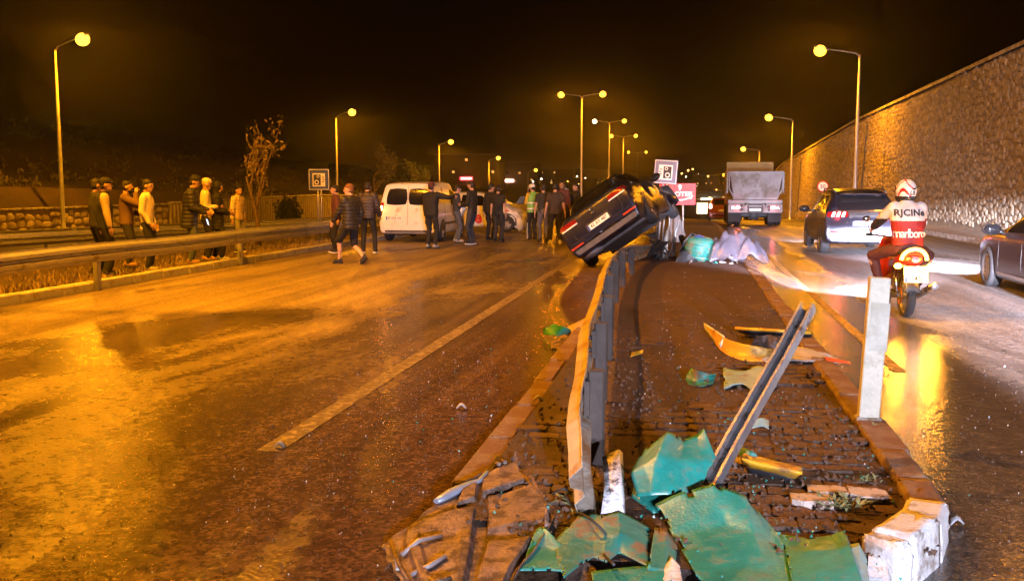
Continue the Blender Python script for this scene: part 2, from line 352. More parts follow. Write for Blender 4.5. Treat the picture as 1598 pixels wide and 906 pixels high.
# ---- white painted nose of the median
nose = thing('median_nose_kerb', 'white painted broken kerb blocks rounding the near end of the median', 'kerb', (1.0, 4.6, 0))
nose_m = mat('white kerb paint', (.5, .52, .53), .6, 0, .1, 10, .35, 60, dirt=(.22, .19, .16), dirt_amt=.4, dirt_scale=7)
pts = [(1.31, 6.1), (1.31, 5.45), (1.28, 4.98), (1.16, 4.62), (.98, 4.32), (.9, 4.24)]
for i in range(5):
    a, b = Vector(pts[i]), Vector(pts[i + 1]); d = (b - a).normalized(); nrm = Vector((d.y, -d.x)); g = .006
    a2, b2 = a + d * g, b - d * g; w = .2 if i > 1 else .19; h = (.15, .16, .18, .215, .2)[i]
    q = [a2, b2, b2 + nrm * w, a2 + nrm * w]; bm_ = MB()
    bot = [(*p, -.05) for p in q]; tp = [(*(p + nrm * (.015 if k < 2 else 0)), h) for k, p in enumerate(q)]
    bb = bmesh.new(); vv = [bb.verts.new(p) for p in bot + tp]
    for f in [(3, 2, 1, 0), (4, 5, 6, 7)] + [(k, (k + 1) % 4, 4 + (k + 1) % 4, 4 + k) for k in range(4)]: bb.faces.new([vv[k] for k in f])
    bmesh.ops.bevel(bb, geom=bb.edges[:], offset=.012, segments=2, affect='EDGES'); bmesh.ops.subdivide_edges(bb, edges=[e for e in bb.edges if e.calc_length() > .06], cuts=7, use_grid_fill=True); bb.normal_update(); bb.verts.index_update()
    for v in bb.verts: v.co += v.normal * (noise.noise(v.co * 11) * .0035 + min(0, noise.noise(v.co * 17 + Vector((5, 0, 0))) + .38) * .05)
    bm_.add([v.co.copy() for v in bb.verts], [[v.index for v in f.verts] for f in bb.faces], 0, True)
    for k, f in enumerate(bb.faces):
        if i >= 2 and f.normal.z > .6: bm_.mi[k] = 1
    bb.free()
    bm_.build('kerb_block', [nose_m if i >= 2 else muddy_kerb, muddy_kerb], nose, off=(1.0, 4.6, 0))
b = MB()                                     # soil filled core behind the blocks
for k in range(1): b.prism([(1.1, 5.7), (-1.1, 5.7), (-1.1, 5.1), (-1.0, 4.7), (-.72, 4.36), (-.3, 4.16), (.2, 4.08), (.76, 4.3), (1.02, 4.5), (1.1, 4.8)], -.03, .098)
structure('median_core', b, soil('dark gap mud', (.03, .016, .01), (.018, .011, .008), 3., .9, .7, 22.))  # core soil coloured darker to stand for the dark gaps between debris
# ---- footway under the retaining wall
structure('footway', strip(8.68, 10.35, -10, 175, .15), mat('footway concrete', (.3, .28, .25), .8, 0, .25, 2, .3, 40))

# ---- retaining wall of dressed stones
def stone_variants(n, m, depth=1.):
    out = []
    for k in range(n):
        b = MB(); N = 8; r2 = random.Random(k + 50); ring = []
        for j in range(N):
            a = 2 * math.pi * (j + .5) / N + r2.uniform(-.22, .22); rr = r2.uniform(.43, .56) / max(abs(math.cos(a)), abs(math.sin(a))) ** .75
            ring.append((math.cos(a) * min(rr, .62), math.sin(a) * min(rr, .62)))
        vs = [(0, x, z) for x, z in ring] + [(-.55 * depth, x * .93, z * .93) for x, z in ring] + [(-depth * r2.uniform(.8, 1.1), x * .6 + r2.uniform(-.05, .05), z * .6) for x, z in ring]
        fs = [[q * N + j, q * N + (j + 1) % N, q * N + N + (j + 1) % N, q * N + N + j] for q in (0, 1) for j in range(N)] + [list(range(2 * N, 3 * N))]
        b.add(vs, fs); out.append(b.mesh('stone', m))
    return out
def stone_face(parent, x, y0, y1, zb, zt, sw, sh, variants, dep, maxn, flip, seed):
    """courses of uneven stones on a wall face; the nearest are objects, the others one mesh"""
    r2 = random.Random(seed); rest = [MB() for _ in variants]; n = 0; L = []
    z = -12.
    row = 0
    while z < 8:
        h = sh * r2.uniform(.85, 1.18); y = y0 + r2.uniform(0, sw)
        while y < y1:
            w = sw * r2.uniform(.65, 1.5); yc, zc = y + w / 2, z + h / 2
            if zc - h * .5 > zb(yc) and zc + h * .45 < zt(yc): L.append((yc, zc + r2.uniform(-.09, .09), w, h * r2.uniform(.8, 1.15)))
            y += w
        z += h; row += 1
    L.sort(key=lambda a: a[0])
    loc = parent.location
    for yc, zc, w, h in L:
        k = r2.randrange(len(variants)); ang = r2.uniform(-.12, .12); d = dep * r2.uniform(.6, 1.3)
        fl = 1 if not flip else -1
        if n < maxn:
            o = link('stone', variants[k], parent, (x(zc) - loc[0], yc - loc[1], zc - loc[2]), (ang, 0, 0)); o.scale = (d * fl, w * .97, h * .97); n += 1
        else:
            me = variants[k]; ca, sa = math.cos(ang), math.sin(ang)
            rest[0].add([(x(zc) + v.co.x * d * fl - loc[0], yc + (v.co.y * w * ca - v.co.z * h * sa) * .97 - loc[1], zc + (v.co.y * w * sa + v.co.z * h * ca) * .97 - loc[2]) for v in me.vertices],
                [list(p.vertices)[::fl] for p in me.polygons], k % 3)
    return rest[0]
st_r = [mat('wall stone ochre', c, .85, 0, .3, 3.5, .6, 30) for c in ((.28, .235, .165), (.24, .2, .145), (.33, .28, .2))]
mortar = mat('wall mortar', (.21, .175, .125), .9, 0, .25, 2, .5, 20)
rw = thing('retaining_wall', 'tall stone retaining wall with sloping top beside the traffic lanes', 'wall', (10.2, 34, 0))
wx = lambda z: 10.2 + .045 * max(z, -6)
b = MB(); yy = [-30 + 4 * i for i in range(52)]
b.grid([[(wx(zr(y)), y, zr(y) - .3), (wx(wall_top(y)), y, wall_top(y)), (wx(wall_top(y)) + .5, y, wall_top(y)), (wx(wall_top(y)) + .5, y, zr(y) - .3)] for y in yy], smooth=False)
b.build('wall_core', mortar, rw, off=(10.2, 34, 0))
vr = [v for m in st_r for v in stone_variants(4, m)]
rest = stone_face(rw, wx, 31.5, 150, lambda y: zr(y) + .16, wall_top, .32, .23, vr, .055, 300, False, 3)
o = rest.build('stones_beyond', [vr[0].materials[0], vr[4].materials[0], vr[8].materials[0]], rw); o['kind'] = 'stuff'
b = MB(); b.grid([[(wx(wall_top(y)) - .14, y, wall_top(y)), (wx(wall_top(y)) - .14, y, wall_top(y) + .14), (wx(wall_top(y)) + .5, y, wall_top(y) + .14), (wx(wall_top(y)) + .5, y, wall_top(y))] for y in yy], smooth=False)
b.build('coping', concrete, rw, off=(10.2, 34, 0))
for yj in (62.5, 97):                        # expansion joints
    b = MB(); b.box((wx(2.5) - .115, yj, 2.4), (.06, .05, 6.2), rot=(0, .045, 0)); b.build('joint', black_pl, rw, off=(10.2, 34, 0))
# ---- low stone wall left, and the ribbed barrier that carries it on
lw = thing('stone_wall', 'low rubble stone wall below the dark hillside', 'wall', (-30, 44, 0))
b = MB(); b.grid([[(-29.95, y, -1.2), (-29.95, y, .6), (-30.4, y, .6), (-30.4, y, -1.2)] for y in (30, 40, 54)], smooth=False); b.build('wall_core', mat('dark mortar', (.2, .15, .1), .9), lw, off=(-30, 44, 0))
st_l = [mat('pale rubble', c, .85, 0, .3, 3, .5, 25) for c in ((.44, .37, .27), (.34, .28, .2), (.5, .43, .33))]
vl = [v for m in st_l for v in stone_variants(3, m)]
rest = stone_face(lw, lambda z: -29.95, 36, 53.5, lambda y: -.8, lambda y: .56, .62, .36, vl, .08, 300, True, 8)
b = MB(); b.box((-30.15, 42, .64), (.6, 24, .1), bev=.02); b.build('coping', concrete, lw, off=(-30, 44, 0))
fb = thing('ribbed_barrier', 'long pale ribbed barrier behind the service road below the hill', 'barrier', (-30, 54, 0))
tz = lambda y: float(np.interp(y, [54, 76, 110, 200], [.66, .92, .5, -2.2])); ribm = mat('ribbed panel', (.42, .36, .26), .8, 0, .2, 2)
b = MB(); b.grid([[(-30.0, y, zr(y) - 1.2), (-30.0, y, tz(y)), (-30.25, y, tz(y)), (-30.25, y, zr(y) - 1.2)] for y in range(54, 202, 4)], smooth=False); b.build('panel', ribm, fb, off=(-30, 54, 0))
b = MB(); y = 54.2
while y < 130:
    b.box((-29.93, y, (tz(y) + zr(y) - .8) / 2), (.12, .16, tz(y) - zr(y) + .7)); y += .42
o = b.build('rib', ribm, fb, off=(-30, 54, 0)); o['kind'] = 'stuff'
b = MB(); b.tube([(-29.95, y, tz(y) + .05) for y in range(54, 200, 8)], .07, 6); b.build('top_rail', concrete, fb, off=(-30, 54, 0))

# ---- guardrails
WP = [(0, 0), (.004, .028), (.08, .07), (.083, .11), (.03, .14), (.03, .17), (.083, .2), (.08, .24), (.004, .282), (0, .31)]
def rail_mesh(path, face, tilt=None):
    """path: (x, y, z of the rail's lower edge)"""
    rows = []
    for i, p in enumerate(path):
        a, b = Vector(path[max(i - 1, 0)]), Vector(path[min(i + 1, len(path) - 1)]); t = (b - a); t.z = 0; t.normalize(); nn = Vector((t.y, -t.x, 0)) * face
        tl = tilt[i] if tilt else 0.
        rows.append([Vector(p) + nn * (u * math.cos(tl) - w * math.sin(tl)) + Vector((0, 0, w * math.cos(tl) + u * math.sin(tl))) for u, w in WP])
    m = MB(); m.grid(rows, th=.004 * (-1 if face > 0 else 1), smooth=False); return m
def guardrail(label, path, posts, face, zg, m=galv, sect=4.0, tilts=None, post_w=.09, behind=.07, group=None, post_m=None):
    base = (path[0][0], path[0][1], 0); t = thing('guardrail', label, 'guardrail', base, group=group)
    i = 0; n = len(path)
    while i < n - 1:
        j = i + 1; L = 0
        while j < n - 1 and L < sect: L += (Vector(path[j]) - Vector(path[j - 1])).length; j += 1
        seg = list(path[i:j + 1]); rail_mesh(seg, face, tilts[i:j + 1] if tilts else None).build('rail', m, t, off=base); i = j
    for x, y, zt in posts:
        b = MB(); g = zg(y); m = post_m or m; b.box((x - face * behind, y, (g - .2 + zt) / 2), (.1, post_w, zt - g + .2), bev=.012); b.box((x - face * .012, y, zt - .16), (.03, .12, .2)); p = b.build('post', m, t, off=base)
        for dz in (-.12, -.21):
            q = MB(); q.lathe([(0, .018), (.02, .018), (.026, 0)], 'x', (x + face * .03, y, zt + dz), 8); q.build('bolt', m, p, off=base)
    return t
ly = [4 + .8 * i for i in range(30)]
guardrail('grey guardrail on posts at the road edge, people standing behind it', [(-9.40, y, .47 + .01 * math.sin(y)) for y in ly], [(-9.44, y, .74) for y in (5.0, 9.9, 14.8, 20.1, 26.4)], 1, lambda y: 0.)
zf = lambda y: -.16 - .0145 * (y - 20) + min(0, zr(y) * .4)
ly = [9 + 2. * i for i in range(36)]
guardrail('far guardrail along the verge, facing the wet road', [(-15.4, y, zf(y) + .47) for y in ly], [(-15.44, y, zf(y) + .74) for y in range(10, 80, 4)], 1, zf)
guardrail('outer guardrail behind the far one, facing the service road', [(-16.15, y, zf(y) + .5) for y in ly], [(-16.1, y, zf(y) + .78) for y in range(12, 80, 4)], -1, lambda y: zf(y) - .25)
# the damaged guardrail of the median
mp_ = [(-.40, 4.62, .1), (-.43, 4.8, .17), (-.47, 5.0, .25), (-.50, 5.3, .31), (-.53, 5.7, .36), (-.58, 6.2, .39), (-.66, 7.0, .41), (-.72, 8.0, .42), (-.80, 9.4, .43), (-.93, 11.4, .43), (-1.03, 13.6, .42), (-1.08, 16, .4), (-1.05, 18, .34), (-.95, 19.5, .26), (-.85, 21, .22), (-.82, 23, .24), (-.85, 25.5, .36), (-.9, 29, .42)]
tl = [-.25, -.22, -.2, -.16, -.1, -.08, -.05, .02, .05, .05, .05, .1, .25, .4, .5, .4, .2, 0]
rusty_galv = mat('scraped galvanised steel', (.3, .27, .22), .6, .25, .25, 5, .3, 40, dirt=(.2, .1, .04), dirt_amt=.4)
mg = guardrail('bent scraped guardrail running along the median under the crashed car', mp_, [(-.56, 5.6, .66), (-.68, 7.3, .70), (-.77, 9.1, .7), (-.91, 11.1, .72), (-1.02, 13.5, .7), (-1.06, 15.6, .7), (-1.04, 17.8, .6), (-.88, 26.5, .7)], -1, lambda y: .1, rusty_galv, tilts=tl, post_w=.06, behind=.06, post_m=mat('dark brown post', (.045, .033, .026), .7, .2, .3, 6, .2, 30))  # posts share one dark rust brown
b = MB(); b.grid([[P(x, y, d) for x, y, d in r] for r in [[(940, 712, 4.95), (966, 700, 4.98), (972, 706, 5.02)], [(944, 755, 4.72), (968, 752, 4.74), (974, 758, 4.78)], [(938, 800, 4.5), (970, 800, 4.52), (976, 806, 4.56)]]], th=.012)
b.build('end_terminal', mat('whitened scuffed end', (.7, .72, .76), .45, .1, .15, 9, .3, 40, dirt=(.03, .03, .03), dirt_amt=.45, dirt_scale=14), mg, off=(mp_[0][0], mp_[0][1], 0))  # rail end whitened to carry the cool light falling on it; scuffs on top

# ---- street lamps
lens_m = mat('lit sodium lens', (1, .6, .1), .4, emit=(1, .5, .035), es=5)
lens_w = mat('lit pale lens', (1, .9, .7), .4, emit=(1, .75, .4), es=9)
hous_m = mat('lamp housing', (.3, .3, .3), .4, .3)
def street_lamp(name, label, x, y, zb, zt, arms, light=True, group=None, power=1., pale=(), sz=1.):
    t = thing(name, label, 'street lamp', (x, y, zb), group=group); h = zt - zb
    b = MB(); b.lathe([(0, .16), (.05, .16), (.06, .115), (1.0, .108), (h * .6, .08), (h - .02, .052), (h, .03), (h, 0)], 'z', n=12); p = b.build('pole', steel_pole, t)
    q = MB(); q.box((0, -.1, 1.0), (.09, .03, .4), bev=.008); q.build('service_hatch', hous_m, p)
    b = MB(); b.box((0, 0, .01), (.42, .42, .04), bev=.01); b.build('base_plate', steel_pole, t)
    for k, (dx, rise) in enumerate(arms):
        s = 1 if dx > 0 else -1
        b = MB(); b.tube([(0, 0, h - .1), (dx * .1, 0, h + rise * .22), (dx * .5, 0, h + rise * .62), (dx * .9, 0, h + rise * .97)], [.045, .042, .038, .032], 8); b.build('arm', steel_pole, t)
        hx, hz = dx + s * .05, h + rise
        M = Matrix.Rotation(-s * R(14), 3, 'Y')
        b = MB(); b.ball((hx, 0, hz + .02), (.42 * sz, .2 * sz, .14 * sz), M, 14, 6, zr=(0, .55)); hd = b.build('lamp_head', hous_m, t)
        b = MB(); b.ball((hx + s * .05, 0, hz - .1), (.33 * sz, .3 * sz, .3 * sz), M, 16, 10); b.build('lens', lens_w if k in pale else lens_m, hd)
        if light and k not in pale: lamp('street_light', 'SPOT', (hx, 0, hz - .45), LAMP_W * power, SODIUM, t, radius=.16, cone=178, blend=.12)
    return t
for i, (y, top, w) in enumerate([(6, 8.4, 'out'), (43.3, 8.1, 'nearest, tall, in front of the rubble stone wall'), (81.3, 7.45, 'second from the rubble wall, above the blue camera sign'), (116.8, 6.5, 'third from the rubble wall, rising behind the white van'), (147, 5.4, 'fourth from the rubble wall, above the men beside the van'), (184, 4.2, 'fifth and smallest, low above the police vest')]):
    street_lamp('street_lamp', 'service road lamp, ' + (w if w != 'out' else 'standing beside the camera place'), -29.5, y, zr(y) - .75, top, [(1.35, .5)], i < 5, 'single arm lamps along the service road', .75 if i < 2 else 1.)
for i, (y, top, w) in enumerate([(19, 9.2, 'out'), (56.5, 8.65, 'tallest in view, right before the stone retaining wall'), (91, 7.4, 'second, between dump truck and the round speed sign'), (132.4, 6.15, 'third, rising behind the dump truck'), (168, 4.5, 'fourth, small, left of the dump truck'), (204, 3.6, 'fifth, tiny, far beyond the dump truck')]):
    street_lamp('street_lamp', 'retaining wall lamp, ' + (w if w != 'out' else 'standing level with the motorcycle'), 8.85, y, zr(y) + (.15 if y < 150 else 0), top, [(-1.95, .35)], i < 5, 'single arm lamps along the footway', .25 if i == 0 else 1.)
for i, (x, y, top, w) in enumerate([(-10.6, 12.2, 11.2, 'out'), (-10.5, 98.8, 10.4, 'tallest, above the crowd by the crashed car'), (-11, 139.8, 10.4, 'second tallest, one side unlit'), (-11, 170.2, 9.85, 'third, thin, above the crashed car roof'), (-12, 236, 9.3, 'fourth and smallest')]):
    street_lamp('double_street_lamp', 'street lamp with two arms, ' + (w if w != 'out' else 'standing on the verge beside the camera place'), x, y, zr(y) + .05, top, [(-1.95, .3), (3.4 if i == 0 else 1.95, .3)], i < 4, 'two armed lamps between the roads', (1.85 if i == 0 else 1.), pale=(0,) if i == 2 else ())
# ================================================================== VEGETATION AND TOWN
leaf_dry = mat('dusty olive leaves', (.085, .075, .033), .7, 0, .35, 4); bark = mat('bark', (.16, .11, .07), .9, 0, .3, 10, .6, 30)
leaf_dark = mat('dark leaves', (.055, .065, .028), .75, 0, .35, 2); leaf_weed = mat('weed leaves', (.16, .17, .07), .6, 0, .3, 20)
def tree(label, loc, h, limbs, nleaf, spread, leaf, lm, seed, twig=.5, group=None, name='tree'):
    r2 = random.Random(seed); t = thing(name, label, 'tree', loc, group=group); tr = MB(); cr = MB()
    tips = []
    def limb(p, d, L, r, lev):
        pts = [p]; q = p
        for k in range(4):
            d = (d + Vector((r2.uniform(-.22, .22), r2.uniform(-.22, .22), r2.uniform(-.05, .2)))).normalized(); q = q + d * (L / 4); pts.append(q)
            if lev >= 1 and k >= 1: tips.append((q, lev))
        tr.tube(pts, [r * (1 - .17 * k) for k in range(5)], 6)
        if lev < limbs:
            for k in range(r2.choice((2, 3))):
                a = r2.uniform(0, 6.28); e = r2.uniform(.5, 1.0)
                limb(pts[r2.choice((2, 3, 4))], (d + Vector((math.cos(a) * e, math.sin(a) * e, r2.uniform(-.1, .35)))).normalized(), L * r2.uniform(.5, .75), r * .55, lev + 1)
    limb(Vector((0, 0, -.05)), Vector((r2.uniform(-.15, .15), 0, 1)), h * .45, h * .016 + .015, 0)
    for k in range(nleaf):
        c, lv = r2.choice(tips); c = c + Vector([r2.gauss(0, spread) for _ in range(3)]); s = r2.uniform(.5, 1.2) * leaf
        M = Euler((r2.uniform(0, 6.3), r2.uniform(0, 6.3), r2.uniform(0, 6.3))).to_matrix()
        cr.add([c + M @ Vector(v) * s for v in ((-.5, 0, 0), (0, -.22, .08), (.55, 0, 0), (0, .22, .08))], [(0, 1, 2, 3)])
    tr.build('trunk', bark, t); cr.build('crown', lm, t); return t
tree('bare little tree with sparse dry leaves behind the people at the guardrail', (P(402, 340, 27.6).x, 27.6, 0.0), 4.6, 3, 380, .09, .13, mat('pale dry leaves', (.3, .22, .1), .7, 0, .3, 4), 8)
for i, (px, Y, h, w) in enumerate([(452, 66, 2.6, 'low bush'), (588, 96, 7.0, 'taller'), (617, 100, 6.2, 'shorter'), (655, 122, 5, 'low spreading')]):
    g = P(px, 290, Y); tree(f'{w} dim tree on the slope ' + ('right of the little bare tree' if i == 0 else 'above the shorts man' if i == 1 else 'above the parked van' if i == 2 else 'far behind the van'), (g.x, Y, gz(g.x, Y) - .1), h, 3, 1500, .32, .36, leaf_dark if i != 1 else leaf_dry, 40 + i, group='trees on the dark slope')
# scrub on the hill: nobody could count it
b = MB(); r2 = random.Random(5)
for k in range(900):
    x = -32 - abs(r2.gauss(0, 22)); y = r2.uniform(28, 190); z = gz(x, y); s = r2.uniform(.3, 1.1)
    for j in range(16):
        c = Vector((x, y, z)) + Vector((r2.gauss(0, .35), r2.gauss(0, .35), abs(r2.gauss(.25, .22)))) * s
        M = Euler((r2.uniform(0, 6.3), r2.uniform(0, 6.3), r2.uniform(0, 6.3))).to_matrix(); w = .34 * s
        b.add([c + M @ Vector(v) * w for v in ((-.6, 0, 0), (0, -.3, .1), (.6, 0, 0), (0, .3, .1))], [(0, 1, 2, 3)])
tag(b.build('scrub', leaf_dry), 'dry scrub and weeds covering the dark hillside', 'scrub', kind='stuff')
def blades(b, x, y, z, n, h, sp, r2):
    for k in range(n):
        a = r2.uniform(0, 6.3); px, py = x + r2.gauss(0, sp), y + r2.gauss(0, sp); hh = h * r2.uniform(.4, 1.2); w = hh * .07 + .002; l = r2.uniform(.1, .7) * hh
        b.add([(px - w * math.sin(a), py + w * math.cos(a), z), (px + w * math.sin(a), py - w * math.cos(a), z), (px + l * math.cos(a), py + l * math.sin(a), z + hh)], [(0, 1, 2)])
b = MB()
for k in range(2600):
    x = -9.85 - abs(r2.gauss(0, .5)) if r2.random() < .6 else r2.uniform(-15, -9.9); y = r2.uniform(9, 34); blades(b, x, y, gz(x, y), 5, r2.uniform(.05, .13), .05, r2)
tag(b.build('dry_grass', mat('dry grass', (.26, .19, .09), .8, 0, .3, 4)), 'dry grass and straw on the verge behind the kerb', 'grass', kind='stuff')
# weeds between the pavers
def weed(label, px, py, n, h, sp):
    g = G(px, py, .12); t = thing('weed', label, 'weed', g); b = MB(); r2 = random.Random(int(px))
    for k in range(n):
        a = r2.uniform(0, 6.3); d = Vector((math.cos(a), math.sin(a), 0)); s = d.cross(Vector((0, 0, 1))); o = Vector((r2.gauss(0, sp), r2.gauss(0, sp * .8), 0)); l = h * r2.uniform(.5, 1.1); w = l * .13; e = r2.uniform(.25, 1.)
        b.add([o, o + d * l * .5 + s * w + Vector((0, 0, l * e * .6)), o + d * l + Vector((0, 0, l * e * .8)), o + d * l * .5 - s * w + Vector((0, 0, l * e * .6))], [(0, 1, 2, 3)])
    b.build('leaves', leaf_weed, t); b = MB(); b.lathe([(-.01, .012), (.02, .006)], 'z', n=6); b.build('stem', leaf_weed, t)
weed('clump of pale green weeds in front of the lifted pavers', 1312, 790, 70, .075, .055)
weed('small tuft of weeds between the two pale pavers', 1352, 748, 30, .05, .03)
weed('thin weeds at the foot of the white marker post', 1352, 668, 26, .06, .035)
weed('dark weeds beside the guardrail end near the rusty panel', 905, 782, 50, .07, .08)
g = G(1122, 668, .12); t = thing('grass_stalk', 'single dry grass stalk left of the leaning steel post', 'grass', g); b = MB(); b.tube([(0, 0, 0), (.01, 0, .1), (.035, .01, .19), (.03, .02, .21)], [.002, .0018, .0015, .003], 5); b.build('stalk', leaf_dry, t)

# ---- far town
bw = mat('far facade', (.16, .13, .1), .9); lit_y = mat('lit windows warm', (1, .7, .3), .5, emit=(1, .5, .13), es=1.2); lit_w = mat('lit sign white', (1, 1, 1), .5, emit=(.9, 1, .8), es=5)
lit_r = mat('lit sign red', (1, .1, .1), .5, emit=(1, .05, .06), es=5.); lit_rw = mat('lit lettering pale', (1, .6, .6), .5, emit=(1, .5, .45), es=9)
def building(label, px, Y, w, h, sign=None, nwin=3, seed=0):
    c = P(px, 290, Y); zb = gz(c.x, Y) - 1; t = thing('far_building', label, 'building', (c.x, Y, zb), group='town buildings far down the road'); r2 = random.Random(seed)
    b = MB(); b.box((0, 5, h / 2), (w, 10, h)); b.build('wall', bw, t)
    b = MB(); b.box((0, 5, h + .15), (w + .6, 10.6, .3)); b.build('roof', concrete, t)
    for k in range(nwin):
        x = (k + .5) / nwin * w - w / 2; b = MB(); z = r2.choice((1.6, h * .5, h - 1.6)); b.box((x, -.06, z), (.8, .12, .7)); b.build('window', lit_y if r2.random() < .7 else dark_glass, t)
    if sign:
        b = MB(); b.box((0, -.3, sign[1]), (sign[2], .3, sign[3]), bev=.05); s = b.build('sign', sign[0], t)
        if len(sign) > 4: b = MB(); b.box((0, -.5, sign[1]), (sign[2] * .8, .1, sign[3] * .45)); b.build('lettering', sign[4], s)
zs = lambda px, py, Y: P(px, py, Y).z - (gz(P(px, 290, Y).x, Y) - 1)
for i, (lb, px, Y, w, h, sg) in enumerate([
    ('dark far building with a glowing red rooftop sign', 728, 320, 22, 11, (lit_r, zs(725, 278, 320), 4.2, 1.1, lit_rw)),
    ('far building with a pale red lit sign behind the police car', 792, 420, 26, 9, (lit_rw, zs(792, 282, 420), 5.5, 1.2)),
    ('far block with lit white sign left of the traffic officer', 802, 460, 24, 7, (lit_w, zs(803, 286, 460), 4, 1.5)),
    ('far low block above the officer with lit windows', 846, 480, 30, 8, None), ('far block behind the heads of the crowd', 880, 440, 28, 8, None),
    ('far shop with a greenish white sign left of the dump truck', 1108, 300, 20, 9, (lit_w, zs(1108, 313, 300), 5.2, 1.4)),
    ('far hillside house with two lit windows above the red sign', 1075, 620, 26, 9, None), ('far hillside house left of the last lamps', 1128, 700, 40, 10, None)]):
    building(lb, px, Y, w, h, sg, 5, i)
b = MB(); r2 = random.Random(12)
spots = [(1053, 269, 620), (1074, 266, 620), (1081, 264, 620), (1050, 281, 500), (1105, 275, 560), (1118, 296, 330), (1090, 286, 500)] + [(r2.gauss(850, 45), 287 - abs(r2.gauss(0, 6)), r2.uniform(380, 760)) for _ in range(70)] + [(r2.uniform(1040, 1135), r2.uniform(268, 330), r2.uniform(300, 700)) for _ in range(14)]
for px, py, Y in spots:
    if px < 745 or px > 1140: continue
    b.ball(P(px, py, Y), r2.uniform(.14, .6) ** 1.3 * Y / 520, n=8, m=5, mi=r2.choice((0, 0, 0, 1, 2)))
lit_dot = [mat('far lamp sodium', (1, .6, .2), .5, emit=(1, .5, .1), es=9), mat('far lamp white', (1, 1, 1), .5, emit=(1, .85, .6), es=9), mat('far lamp warm', (1, .8, .5), .5, emit=(1, .68, .3), es=7)]
tag(b.build('town_lights', lit_dot), 'scattered lights of the town far down the road', 'lights', kind='stuff')
# overpass
t = thing('overpass', 'low far overpass with a lit rail behind the red sign', 'bridge', (10, 215, zr(215))); zz = P(1110, 312, 215).z - zr(215)
b = MB(); b.box((0, 0, zz - .5), (46, 9, .9)); b.build('deck', concrete, t); b = MB(); b.box((0, -4.3, zz + .25), (46, .1, .12)); b.build('rail', mat('self glowing rail', (.7, .62, .5), .5, emit=(1, .6, .25), es=.25), t)  # rail emits a faint glow in place of light falling on it
for x in (-21, 20): b = MB(); b.box((x, 0, zz / 2 - .6), (1.2, 7, zz)); b.build('pier', concrete, t)
